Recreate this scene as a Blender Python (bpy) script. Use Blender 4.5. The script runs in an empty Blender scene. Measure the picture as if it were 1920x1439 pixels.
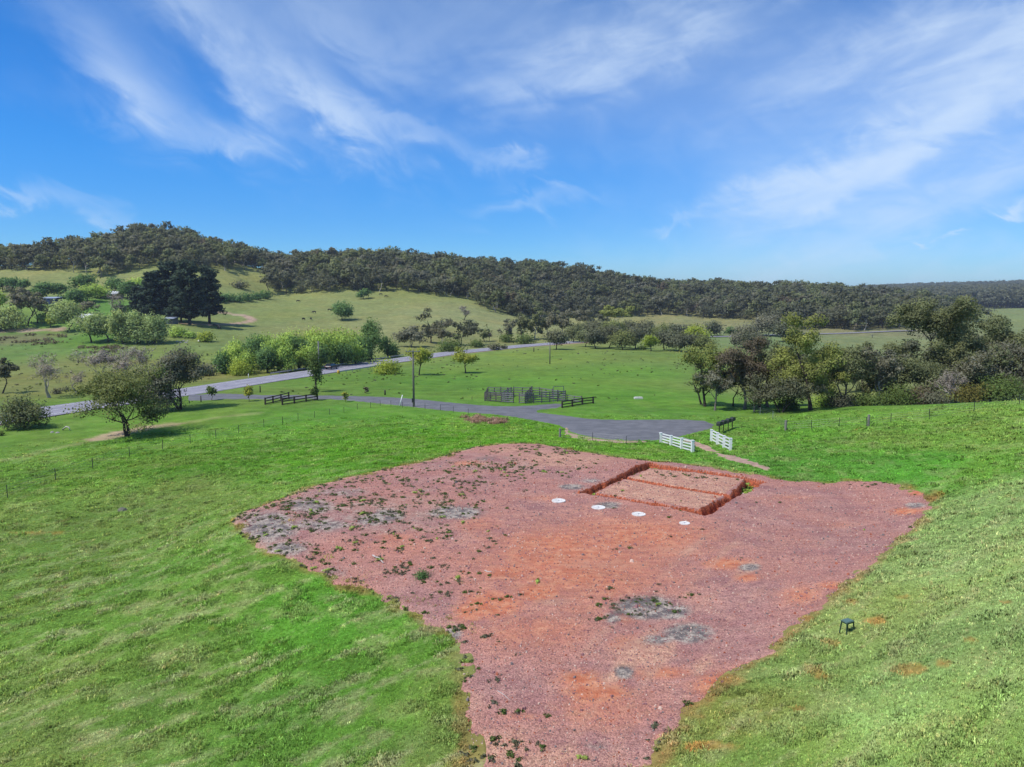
import bpy, math, random
import numpy as np
from mathutils import Vector, Matrix, Euler

scene = bpy.context.scene
COL = scene.collection
# ------------------------------------------------------------------ camera
FPX = 1377.0                       # focal length in pixels of the 1920 px wide photograph
PITCH = math.atan((719.5 - 555.0) / FPX)
CAMZ = 20.0
cam_d = bpy.data.cameras.new('camera')
cam_d.sensor_fit = 'HORIZONTAL'; cam_d.sensor_width = 36.0; cam_d.lens = 36.0 * FPX / 1920.0
cam_d.clip_start = 0.5; cam_d.clip_end = 20000
cam = bpy.data.objects.new('camera', cam_d); COL.objects.link(cam)
cam.location = (0, 0, CAMZ); cam.rotation_euler = (math.pi / 2 - PITCH, 0, 0)
scene.camera = cam
# ------------------------------------------------------------------ light
SUN_EL = math.radians(57); SUN_AZ = math.radians(-118)      # azimuth clockwise from +Y: left and a little behind
SDIR = Vector((math.sin(SUN_AZ) * math.cos(SUN_EL), math.cos(SUN_AZ) * math.cos(SUN_EL), math.sin(SUN_EL)))
sun_d = bpy.data.lights.new('sun', 'SUN'); sun_d.energy = 4.0; sun_d.angle = math.radians(0.5); sun_d.color = (1.0, 0.955, 0.89)
sun = bpy.data.objects.new('sun', sun_d); COL.objects.link(sun)
sun.rotation_euler = SDIR.to_track_quat('Z', 'Y').to_euler(); sun.location = (-60, -40, 120)
scene.view_settings.view_transform = 'Standard'; scene.view_settings.look = 'None'
scene.view_settings.exposure = 0.08; scene.view_settings.gamma = 1.0

def ray(u, v):
    dx = (u - 960.0) / FPX; dz = -(v - 719.5) / FPX
    c, s = math.cos(PITCH), math.sin(PITCH)
    return np.array([dx, c + dz * s, dz * c - s])

def project(P):
    P = np.asarray(P, float); c, s = math.cos(PITCH), math.sin(PITCH)
    x = P[..., 0]; y = P[..., 1]; z = P[..., 2] - CAMZ
    f = y * c - z * s; up = y * s + z * c
    f = np.where(f < 0.1, 0.1, f)
    return 960 + FPX * x / f, 719.5 - FPX * up / f

# ------------------------------------------------------------------ sky
SKY_TINT = [(0., (.45, .85, 1.25)), (.12, (.45, .9, 1.4)), (.33, (.44, 1.03, 1.5)), (.8, (.33, 1.02, 1.38)), (1., (.33, 1.02, 1.38))]
def build_world():
    w = bpy.data.worlds.new('World'); scene.world = w; w.use_nodes = True
    nt = w.node_tree; nt.nodes.clear()
    N = nt.nodes.new; L = nt.links.new
    out = N('ShaderNodeOutputWorld'); bg = N('ShaderNodeBackground'); L(bg.outputs[0], out.inputs[0])
    bg.inputs[1].default_value = 0.1
    sky = N('ShaderNodeTexSky'); sky.sky_type = 'NISHITA'; sky.sun_disc = False
    sky.sun_elevation = SUN_EL; sky.sun_rotation = SUN_AZ
    sky.altitude = 800; sky.air_density = 1.0; sky.dust_density = 0.3; sky.ozone_density = 3.0
    hs = N('ShaderNodeHueSaturation'); hs.inputs['Saturation'].default_value = 1.30; hs.inputs['Value'].default_value = 1.0
    hs.inputs['Hue'].default_value = 0.5
    L(sky.outputs[0], hs.inputs['Color'])
    tc = N('ShaderNodeTexCoord'); sp = N('ShaderNodeSeparateXYZ'); L(tc.outputs['Generated'], sp.inputs[0])
    def M(op, a, b=None, c=None, clamp=False):
        n = N('ShaderNodeMath'); n.operation = op; n.use_clamp = clamp
        for i, q in enumerate((a, b, c)):
            if q is None: continue
            if isinstance(q, (int, float)): n.inputs[i].default_value = q
            else: L(q, n.inputs[i])
        return n.outputs[0]
    az = M('ARCTAN2', sp.outputs[0], sp.outputs[1]); el = M('ARCSINE', sp.outputs[2])
    def field(ang, sx, sy, scale, seed, lo, hi, dist=1.2, rough=0.6):
        ca, sa = math.cos(ang), math.sin(ang)
        p = M('ADD', M('MULTIPLY', az, ca), M('MULTIPLY', el, sa)); q = M('SUBTRACT', M('MULTIPLY', el, ca), M('MULTIPLY', az, sa))
        cb = N('ShaderNodeCombineXYZ'); L(M('MULTIPLY', p, sx), cb.inputs[0]); L(M('MULTIPLY', q, sy), cb.inputs[1]); cb.inputs[2].default_value = seed
        nz = N('ShaderNodeTexNoise'); nz.inputs['Scale'].default_value = scale; nz.inputs['Detail'].default_value = 9
        nz.inputs['Roughness'].default_value = rough; nz.inputs['Distortion'].default_value = dist
        L(cb.outputs[0], nz.inputs['Vector'])
        mr = N('ShaderNodeMapRange'); mr.inputs[1].default_value = lo; mr.inputs[2].default_value = hi; mr.interpolation_type = 'SMOOTHSTEP'
        L(nz.outputs[0], mr.inputs[0]); return mr.outputs[0]
    nl = field(math.radians(-38), 1.0, 2.6, 5.2, 3.1, 0.27, 0.76, .7, .56)
    nr = field(math.radians(24), 1.0, 3.8, 4.2, 7.7, 0.22, 0.76, .6, .56)
    nf = field(math.radians(8), 1.0, 4.0, 9.0, 1.7, 0.30, 0.75, .5, .55)
    nw = field(math.radians(20), 1.0, 2.0, 2.0, 11.3, 0.35, 0.75)
    fine = field(math.radians(-20), 1.0, 1.8, 14.0, 5.5, 0.25, 0.78, .8, 0.55)
    wx = M('MULTIPLY', M('SUBTRACT', nl, 0.5), 0.05); wy = M('MULTIPLY', M('SUBTRACT', fine, 0.5), 0.035)
    azw = M('ADD', az, wx); elw = M('ADD', el, wy)
    def blob(u, v, ang, lu, lv, s):           # a cloud bank: centre, tilt, half sizes (in photo pixels, turned into sky angles)
        d = ray(u, v); a0 = math.atan2(d[0], d[1]); e0 = math.atan2(d[2], math.hypot(d[0], d[1]))
        ca, sa = math.cos(math.radians(ang)), math.sin(math.radians(ang))
        A = M('SUBTRACT', azw, a0); E = M('SUBTRACT', elw, e0)
        p = M('MULTIPLY', M('ADD', M('MULTIPLY', A, ca), M('MULTIPLY', E, sa)), FPX / lu)
        q = M('MULTIPLY', M('SUBTRACT', M('MULTIPLY', E, ca), M('MULTIPLY', A, sa)), FPX / lv)
        return M('MULTIPLY', M('EXPONENT', M('MULTIPLY', M('ADD', M('MULTIPLY', p, p), M('MULTIPLY', q, q)), -1.0)), s)
    def total(lst):
        t = None
        for b in lst:
            x = blob(*b); t = x if t is None else M('ADD', t, x)
        return t
    left = total([(230, 140, -42, 100, 45, .55), (250, 175, -25, 60, 22, .45), (420, 110, -52, 150, 55, .75), (455, 190, -38, 60, 22, .65), (590, 185, -40, 110, 38, 1.05),
                  (720, 232, -16, 150, 22, .65), (640, 230, -28, 110, 30, .6), (660, 80, -15, 160, 60, .28), (400, 250, -8, 190, 26, .32), (370, 280, 8, 100, 18, .2), (60, 375, -12, 190, 13, .5)])
    right = total([(1800, 205, 31, 300, 40, 1.0), (1640, 285, 27, 230, 34, .75), (1520, 345, 18, 150, 22, .55), (1880, 50, -15, 130, 60, .95), (1720, 110, 8, 230, 55, .9),
                   (1750, 385, 24, 260, 40, 1.05), (1090, 80, 12, 260, 80, .45), (1150, 110, 10, 200, 30, .4), (1280, 60, 18, 200, 60, .4), (960, 300, -5, 45, 15, .7), (1020, 390, 6, 110, 14, .5),
                   (1050, 365, -14, 60, 8, .5), (1280, 412, 20, 60, 9, .45), (1880, 500, 14, 230, 50, .5), (1460, 370, 4, 130, 16, .4), (1620, 270, 15, 170, 40, .35)])
    veil = total([(800, 10, 0, 500, 90, .24), (1250, 190, 10, 350, 100, .20), (1700, 300, 20, 400, 180, .28), (1500, 530, 0, 700, 50, .16)])
    low = total([(1895, 396, 0, 26, 8, .8), (1735, 462, 0, 12, 4, .5), (1790, 450, 0, 16, 4, .4)])
    lin2 = lambda s, a, b: M('ADD', a, M('MULTIPLY', s, b))
    cl = M('ADD', M('MULTIPLY', left, M('MULTIPLY', lin2(nl, .22, .85), lin2(fine, .5, .55))), M('MULTIPLY', right, M('MULTIPLY', lin2(nr, .26, .72), lin2(nf, .38, .62))))
    cl = M('ADD', cl, M('MULTIPLY', veil, M('ADD', 0.55, M('MULTIPLY', nw, 0.6))))
    cl = M('ADD', cl, low)
    back = M('MULTIPLY', M('GREATER_THAN', M('ABSOLUTE', az), 0.9), M('MULTIPLY', nr, 0.35))
    cl = M('ADD', cl, back)
    cl = M('MULTIPLY', M('SUBTRACT', 1.0, M('EXPONENT', M('MULTIPLY', cl, -1.75))), 0.86, clamp=True)      # thin ice cloud never turns solid
    mix = N('ShaderNodeMix'); mix.data_type = 'RGBA'
    # clear dry mountain air: the sky deepens quickly above the horizon
    ramp = N('ShaderNodeValToRGB'); cr = ramp.color_ramp; cr.interpolation = 'EASE'
    L(M('DIVIDE', el, 0.6, clamp=True), ramp.inputs[0])
    while len(cr.elements) < len(SKY_TINT): cr.elements.new(.5)
    for e, (pp, c) in zip(cr.elements, SKY_TINT): e.position = pp; e.color = (*[q / 2 for q in c], 1)
    tint = N('ShaderNodeMix'); tint.data_type = 'RGBA'; tint.blend_type = 'MULTIPLY'; tint.inputs[0].default_value = 1
    L(hs.outputs[0], tint.inputs[6]); L(ramp.outputs[0], tint.inputs[7])
    dbl = N('ShaderNodeMix'); dbl.data_type = 'RGBA'; dbl.blend_type = 'MULTIPLY'; dbl.inputs[0].default_value = 1
    L(tint.outputs[2], dbl.inputs[6]); dbl.inputs[7].default_value = (2, 2, 2, 1)
    L(cl, mix.inputs[0]); L(dbl.outputs[2], mix.inputs[6]); mix.inputs[7].default_value = (6.6, 8.0, 9.8, 1)
    L(mix.outputs[2], bg.inputs[0])
build_world()

# ------------------------------------------------------------------ numpy noise and polygons
def _h(ix, iy, seed):
    n = (ix.astype(np.int64) * 374761393 + iy.astype(np.int64) * 668265263 + seed * 1442695041) & 0xFFFFFFFF
    n = ((n ^ (n >> 13)) * 1274126177) & 0xFFFFFFFF
    return ((n ^ (n >> 16)) & 0xFFFF) / 65535.0
def vnoise(x, y, seed=0):
    xi = np.floor(x); yi = np.floor(y); fx = x - xi; fy = y - yi
    fx = fx * fx * (3 - 2 * fx); fy = fy * fy * (3 - 2 * fy)
    a = _h(xi, yi, seed); b = _h(xi + 1, yi, seed); c = _h(xi, yi + 1, seed); d = _h(xi + 1, yi + 1, seed)
    return (a * (1 - fx) + b * fx) * (1 - fy) + (c * (1 - fx) + d * fx) * fy
def fbm(x, y, seed=0, octv=4):
    t = 0; amp = .5; s = 0
    for o in range(octv):
        t = t + amp * vnoise(x * 2 ** o + 17.3 * o, y * 2 ** o - 9.1 * o, seed + o); s += amp; amp *= .5
    return t / s
def sstep(a, b, x):
    t = np.clip((x - a) / (b - a), 0, 1); return t * t * (3 - 2 * t)
def poly_sd(P, poly):
    """Signed distance to a closed polygon, positive inside."""
    P = np.asarray(P, float); poly = np.asarray(poly, float)
    d2 = np.full(len(P), 1e18); ins = np.zeros(len(P), bool)
    for i in range(len(poly)):
        a = poly[i]; b = poly[(i + 1) % len(poly)]; e = b - a
        w = P - a; t = np.clip((w @ e) / max(e @ e, 1e-12), 0, 1)
        q = w - t[:, None] * e; d2 = np.minimum(d2, (q * q).sum(1))
        cond = (a[1] > P[:, 1]) != (b[1] > P[:, 1])
        xs = a[0] + (P[:, 1] - a[1]) / (e[1] if abs(e[1]) > 1e-12 else 1e-12) * e[0]
        ins ^= cond & (P[:, 0] < xs)
    return np.where(ins, 1, -1) * np.sqrt(d2)
def line_d(P, pts):
    P = np.asarray(P, float); d2 = np.full(len(P), 1e18)
    for i in range(len(pts) - 1):
        a = np.asarray(pts[i], float); b = np.asarray(pts[i + 1], float); e = b - a; w = P - a
        t = np.clip((w @ e) / max(e @ e, 1e-12), 0, 1); q = w - t[:, None] * e
        d2 = np.minimum(d2, (q * q).sum(1))
    return np.sqrt(d2)

# ------------------------------------------------------------------ terrain height
# survey points: photo position and either the drop below the camera ('z') or the distance ahead ('d')
SURVEY = [
 # near slope
 (0,1439,'z',15.6),(480,1439,'z',15.0),(900,1439,'z',14.1),(1200,1439,'z',14.0),(1500,1439,'z',12.4),(1920,1439,'z',9.9),
 (0,1200,'z',16.4),(400,1230,'z',15.5),(700,1180,'z',14.6),(860,1200,'z',14.05),(1130,1200,'z',14),(1420,1200,'z',13.95),(1600,1190,'z',12.7),(1920,1200,'z',9.6),
 (0,1020,'z',17.2),(300,1030,'z',16.2),(440,975,'z',14.5),(640,1000,'z',14.05),(1000,1000,'z',14),(1400,1000,'z',14),(1700,990,'z',13.9),(1920,1010,'z',10.4),(1800,1000,'z',12.4),
 (14,930,'z',17.5),(243,857,'z',17.6),(500,870,'z',16.0),(690,880,'z',14.4),(800,850,'z',14.5),(1000,836,'z',14.1),(1000,900,'z',14),(1225,870,'z',14.1),(1440,895,'z',14),(1740,930,'z',13.7),(1920,900,'z',11.2),
 (1300,848,'z',16.0),(1368,846,'z',15.6),(1050,821,'z',16.2),(900,820,'z',15.5),(750,820,'z',16),
 (1200,829,'z',16.5),(1200,787,'z',17.1),(1345,800,'z',16.6),(1062,805,'z',16.9),(1440,840,'z',14.9),
 (1473,808,'z',16.0),(1628,800,'z',14.5),(1742,787,'z',13.6),(1920,753,'z',12.0),(1450,778,'d',104),(1600,767,'d',98),
 (1450,'h',118,-17.7),(1600,'h',122,-18.2),(1750,'h',125,-18.4),(1920,'h',125,-18.2),(1400,768,'z',17.7),
 (1700,'h',180,-20),(1920,'h',180,-20),(1550,'h',220,-21.5),
 # valley floor
 (776,762,'z',17.9),(640,770,'z',17.9),(497,759,'z',18.0),(620,745,'z',18.2),(300,800,'z',18.2),(0,800,'z',18.6),(0,865,'z',18.0),(980,768,'z',17.7),(1000,720,'z',18.9),(1000,690,'z',20.0),(1250,665,'z',21.6),(1250,720,'z',19.2),
 (1000,650,'z',22),(860,662,'z',21.8),(740,678,'z',21.4),(620,695,'z',20.8),(480,717,'z',19.8),(370,735,'z',19.3),(170,760,'z',19.0),(0,784,'z',18.8),
 (200,715,'z',20.6),(60,690,'z',20.9),(200,680,'z',21.5),(330,680,'z',21.4),(0,650,'z',21.5),(450,665,'z',22),
 (180,645,'z',20.6),(280,647,'z',20.6),(0,622,'z',17.5),(120,622,'z',17.5),
 (100,568,'d',430),(215,560,'d',460),(0,560,'d',450),(320,608,'d',360),(400,612,'d',375),(440,600,'d',420),
 (50,515,'d',540),(180,520,'d',540),(300,515,'d',540),(420,520,'d',560),
 (0,501,'d',660),(100,495,'d',680),(180,475,'d',700),(240,465,'d',720),(310,461,'d',730),(390,474,'d',720),(430,494,'d',720),(480,513,'d',730),(545,532,'d',760),
 (600,499,'d',740),(700,503,'d',750),(800,510,'d',760),(900,511,'d',780),(1000,518,'d',800),(1100,529,'d',820),(1160,541,'d',850),(1220,552,'d',900),(1330,553,'d',950),(1450,554,'d',950),(1560,558,'d',920),(1650,564,'d',880),(1740,572,'d',850),
 (520,553,'d',570),(620,546,'d',570),(700,549,'d',570),(780,547,'d',575),(840,556,'d',560),(900,572,'d',530),(940,592,'d',500),
 (700,595,'d',440),(560,600,'d',430),(800,600,'d',430),(470,565,'d',500),(560,635,'z',21.0),(700,640,'z',20.5),(860,640,'z',21.5),(820,625,'d',370),
 (1060,598,'d',640),(1250,597,'d',660),(1100,615,'z',22.5),(1300,625,'z',23),(1400,612,'d',560),
 (1330,634,'z',23),(1460,630,'z',23.0),(1600,624,'d',470),(1700,620,'d',470),(1560,660,'z',24),(1650,640,'z',25),
 (1700,600,'d',620),(1880,592,'d',860),(1800,600,'d',800),(1920,580,'d',1050),(1800,585,'d',1150),
 (1760,556,'d',2000),(1920,553,'d',2000),(1720,544,'d',3000),(1800,540,'d',3000),(1870,545,'d',2700),(1950,539,'d',2700),(1640,548,'d',3000),(2100,540,'d',2700),
 # behind the ridges and far out
 (0,'h',1100,0),(300,'h',1100,10),(600,'h',1100,0),(900,'h',1150,0),(1200,'h',1300,-10),(1500,'h',1400,-15),
 (0,'h',3500,-40),(480,'h',3500,-40),(960,'h',3500,-40),(1300,'h',3500,-30),(1700,'h',5000,-60),(1950,'h',5000,-60),(960,'h',6500,-80),(0,'h',6500,-80),
 # margins outside the frame
 (-160,1439,'z',16.4),(-160,930,'z',18.0),(-200,784,'z',19),(-250,622,'z',18.5),(-250,500,'d',640),(2100,1439,'z',8.4),(2100,1000,'z',8.6),(2100,750,'d',88),(2150,'h',130,-18),(2100,600,'d',800),
]
def _survey():
    T, Z = [], []
    for s in SURVEY:
        if s[1] == 'h':
            x = (s[0] - 960.0) / FPX * s[2]; y = s[2]; z = s[3]
        else:
            d = ray(s[0], s[1])
            t = s[3] / -d[2] if s[2] == 'z' else s[3] / d[1]
            x, y, z = d * t
        T.append((math.atan2(x, y), math.log(math.hypot(x, y)))); Z.append(z)
    return np.array(T), np.array(Z)
_ST, _SZ = _survey()
_RHO = (1.0, 0.62)
_ST = _ST * np.array([1.35, 1.0])
def _k(r2): return 0.5 * r2 * np.log(r2 + 1e-12)
def _fit():
    n = len(_ST); d = _ST[:, None] - _ST[None]; K = _k((d ** 2).sum(2)) + np.eye(n) * 2e-4
    Pm = np.c_[np.ones(n), _ST]; A = np.block([[K, Pm], [Pm.T, np.zeros((3, 3))]])
    return np.linalg.solve(A, np.r_[_SZ, 0, 0, 0])
_W = _fit()
def H0(x, y):
    """Smooth ground height."""
    x = np.asarray(x, float); y = np.asarray(y, float); sh = x.shape; x = x.ravel(); y = y.ravel()
    th = np.clip(np.arctan2(x, y), -0.74, 0.74) * 1.35; rh = np.clip(np.log(np.hypot(x, y) + 1e-6), math.log(17), math.log(6500))
    q = np.c_[th, rh]; out = np.empty(len(q))
    for i in range(0, len(q), 20000):
        d2 = ((q[i:i + 20000, None] - _ST[None]) ** 2).sum(2)
        out[i:i + 20000] = _k(d2) @ _W[:-3] + _W[-3] + q[i:i + 20000] @ _W[-2:]
    return (out + CAMZ).reshape(sh)
def hit0(u, v):
    d = ray(u, v); lo = 12.0; n = 900
    ts = np.exp(np.linspace(math.log(12), math.log(6000), n)); P = ts[:, None] * d[None]
    g = P[:, 2] + CAMZ - H0(P[:, 0], P[:, 1]); k = np.argmax(g < 0)
    if g[k] >= 0: k = n - 1
    a, b = ts[max(k - 1, 0)], ts[k]
    for _ in range(25):
        m = .5 * (a + b); p = m * d
        if p[2] + CAMZ - float(H0(p[0], p[1])) < 0: b = m
        else: a = m
    return b * d[0], b * d[1]
def hits(px): return np.array([hit0(*p) for p in px])

PAD_PX = [(430,978),(452,962),(480,953),(520,938),(555,925),(592,911),(640,899),(690,888),(740,877),(785,868),(830,856),(862,847),(895,838),(950,833),(1010,833),(1060,842),(1120,852),(1190,862),(1222,866),(1260,868),(1300,873),(1350,880),(1400,888),(1440,894),
          (1470,902),(1530,905),(1580,903),(1640,903),(1690,912),(1735,928),(1747,945),(1735,970),(1690,1010),(1640,1055),(1590,1095),(1545,1135),(1510,1165),(1470,1200),(1420,1240),(1370,1272),(1335,1300),(1300,1325),(1262,1362),(1240,1395),(1205,1439),(1150,1520),(874,1520),
          (878,1439),(876,1380),(870,1310),(862,1240),(850,1200),(835,1184),(800,1162),(740,1130),(700,1113),(655,1098),(600,1075),(560,1058),(520,1042),(490,1028),(455,1003)]
PAD = hits(PAD_PX)
LANE_PX = [(350,741),(420,738),(497,741),(560,741),(620,742),(680,743),(740,745),(800,750),(850,755),(905,760),(950,762),(1000,760),(1050,756),(1060,759),(1050,765),(1012,769),(1010,773),(1060,779),(1105,785),(1150,787),(1220,787),(1290,787),(1325,789),(1345,796),(1340,803),(1310,811),(1275,820),
           (1240,826),(1180,827),(1130,824),(1095,818),(1068,811),(1056,803),(1040,797),(1000,789),(960,782),(920,777),(880,774),(840,771),(800,767),(760,762),(700,756),(660,752),(620,749),(560,748),(497,749),(420,749),(350,752)]
LANE = hits(LANE_PX)
_pc = PAD.mean(0)
def bumps(x, y):
    sh = np.shape(x); x = np.ravel(x); y = np.ravel(y)
    P = np.c_[x, y]; r = np.hypot(x, y)
    m = np.ones(len(x)); near = r < 140
    if near.any():
        m[near] = sstep(-.6, -3.0, poly_sd(P[near], PAD)) * sstep(-.8, -3, poly_sd(P[near], LANE))
    a = (fbm(x / 2.3 + y / 5, y / 3.1, 5, 3) - .5) * .17 * sstep(110, 40, r) + (fbm(x / 7, y / 7, 9, 3) - .5) * .35 * sstep(14, 25, r) * sstep(160, 90, r)
    a = a + (fbm(x / 45, y / 45, 3, 4) - .5) * 5.0 * sstep(420, 700, r) * sstep(2000, 1200, r) * .8
    return (a * m).reshape(sh)
def H(x, y): return H0(x, y) + bumps(x, y)
def Hs(x, y): return float(H(np.array([x]), np.array([y]))[0])
def hit(u, v):
    x, y = hit0(u, v); return np.array([x, y, Hs(x, y)])
def at(u, D):
    """Ground point in photo column u at distance D ahead."""
    d = ray(u, 640); x = d[0] / d[1] * D; return np.array([x, D, Hs(x, D)])
# ------------------------------------------------------------------ scene helpers
def tag(o, label=None, cat=None, group=None, kind=None):
    if label: o['label'] = label
    if cat: o['category'] = cat
    if group: o['group'] = group
    if kind: o['kind'] = kind
    return o
def mesh_np(name, V, faces, mats=(), midx=None, smooth=False):
    """faces: list of int arrays (n,k)."""
    me = bpy.data.meshes.new(name); V = np.asarray(V, np.float32)
    me.vertices.add(len(V)); me.vertices.foreach_set('co', V.ravel())
    faces = [np.asarray(f, np.int32) for f in faces if len(f)]
    nl = sum(f.size for f in faces); nf = sum(len(f) for f in faces)
    me.loops.add(nl); me.polygons.add(nf)
    me.loops.foreach_set('vertex_index', np.concatenate([f.ravel() for f in faces]).astype(np.int32))
    st = []; c = 0
    for f in faces:
        st.append(c + np.arange(len(f), dtype=np.int32) * f.shape[1]); c += f.size
    me.polygons.foreach_set('loop_start', np.concatenate(st).astype(np.int32))
    for m in mats: me.materials.append(m)
    if midx is not None: me.polygons.foreach_set('material_index', np.asarray(midx, np.int32))
    me.polygons.foreach_set('use_smooth', np.full(nf, smooth))
    me.update(calc_edges=True); me.validate()
    return me
def put(name, me, parent=None, loc=None, rotz=0, scale=None):
    o = bpy.data.objects.new(name, me); COL.objects.link(o)
    if parent is not None: o.parent = parent
    if loc is not None: o.location = loc
    if rotz: o.rotation_euler = (0, 0, rotz)
    if scale is not None: o.scale = scale
    return o
def empty(name, loc, rotz=0):
    o = bpy.data.objects.new(name, None); COL.objects.link(o); o.location = loc; o.rotation_euler = (0, 0, rotz)
    o.empty_display_size = .3
    return o
def fattr(me, name, data, typ='FLOAT'):
    a = me.attributes.new(name, typ, 'POINT')
    data = np.asarray(data, np.float32)
    if typ == 'FLOAT': a.data.foreach_set('value', data.ravel())
    elif typ == 'FLOAT_VECTOR': a.data.foreach_set('vector', data.ravel())
    else:
        if data.shape[1] == 3: data = np.c_[data, np.ones(len(data), np.float32)]
        a.data.foreach_set('color', data.ravel())
class MB:
    """Collects shapes into one mesh."""
    def __init__(s): s.V = []; s.F = {}; s.n = 0
    def add(s, V, F):
        V = np.asarray(V, float)
        for f in F: s.F.setdefault(len(f), []).append([i + s.n for i in f])
        s.V.append(V); s.n += len(V)
    def box(s, c, size, R=None, taper=1.0):
        sx, sy, sz = [q / 2 for q in size]; t = taper
        V = np.array([(-sx, -sy, -sz), (sx, -sy, -sz), (sx, sy, -sz), (-sx, sy, -sz), (-sx * t, -sy * t, sz), (sx * t, -sy * t, sz), (sx * t, sy * t, sz), (-sx * t, sy * t, sz)])
        if R is not None: V = V @ np.array(R).T
        s.add(V + np.array(c), [(0, 3, 2, 1), (4, 5, 6, 7), (0, 1, 5, 4), (1, 2, 6, 5), (2, 3, 7, 6), (3, 0, 4, 7)])
    def beam(s, a, b, w, h):
        """A rectangular bar from a to b: w across, h tall."""
        a = np.array(a, float); b = np.array(b, float); d = b - a; L = np.linalg.norm(d); x = d / L
        up = np.array([0, 0, 1.0]) if abs(x[2]) < .9 else np.array([0, 1.0, 0])
        y = np.cross(up, x); y /= np.linalg.norm(y); z = np.cross(x, y)
        s.box((a + b) / 2, (L, w, h), np.c_[x, y, z])
    def tube(s, P, R, n=8, cap=True):
        P = np.array(P, float); R = np.broadcast_to(np.array(R, float), (len(P),)); m = len(P); V = []
        for i in range(m):
            d = P[min(i + 1, m - 1)] - P[max(i - 1, 0)]; d /= np.linalg.norm(d) + 1e-9
            ref = np.array([1.0, 0, 0]) if abs(d[0]) < .8 else np.array([0, 1.0, 0])
            a = np.cross(d, ref); a /= np.linalg.norm(a); b = np.cross(d, a)
            t = np.arange(n) * 2 * math.pi / n
            V.append(P[i] + R[i] * (np.cos(t)[:, None] * a + np.sin(t)[:, None] * b))
        F = []
        for i in range(m - 1):
            for k in range(n):
                F.append((i * n + k, i * n + (k + 1) % n, (i + 1) * n + (k + 1) % n, (i + 1) * n + k))
        if cap: F += [tuple(range(n))[::-1], tuple((m - 1) * n + k for k in range(n))]
        s.add(np.concatenate(V), F)
    def lathe(s, prof, n=20, c=(0, 0, 0)):
        V = []; F = []
        t = np.arange(n) * 2 * math.pi / n
        for r, z in prof: V += [(c[0] + r * math.cos(a), c[1] + r * math.sin(a), c[2] + z) for a in t]
        for i in range(len(prof) - 1):
            for k in range(n): F.append((i * n + k, i * n + (k + 1) % n, (i + 1) * n + (k + 1) % n, (i + 1) * n + k))
        F += [tuple(range(n))[::-1], tuple((len(prof) - 1) * n + k for k in range(n))]
        s.add(V, F)
    def prism(s, prof, y0, y1):
        """Profile in xz pushed along y."""
        n = len(prof); V = [(x, y0, z) for x, z in prof] + [(x, y1, z) for x, z in prof]
        F = [tuple(range(n)), tuple(range(2 * n - 1, n - 1, -1))] + [((i + 1) % n, i, n + i, n + (i + 1) % n) for i in range(n)]
        s.add(V, F)
    def mesh(s, name, mat, smooth=False):
        return mesh_np(name, np.concatenate(s.V), [np.array(f) for f in s.F.values()], [mat] if mat else [], smooth=smooth)
    def build(s, name, mat, parent=None, smooth=False, loc=None, rotz=0):
        return put(name, s.mesh(name, mat, smooth), parent, loc, rotz)

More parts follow.
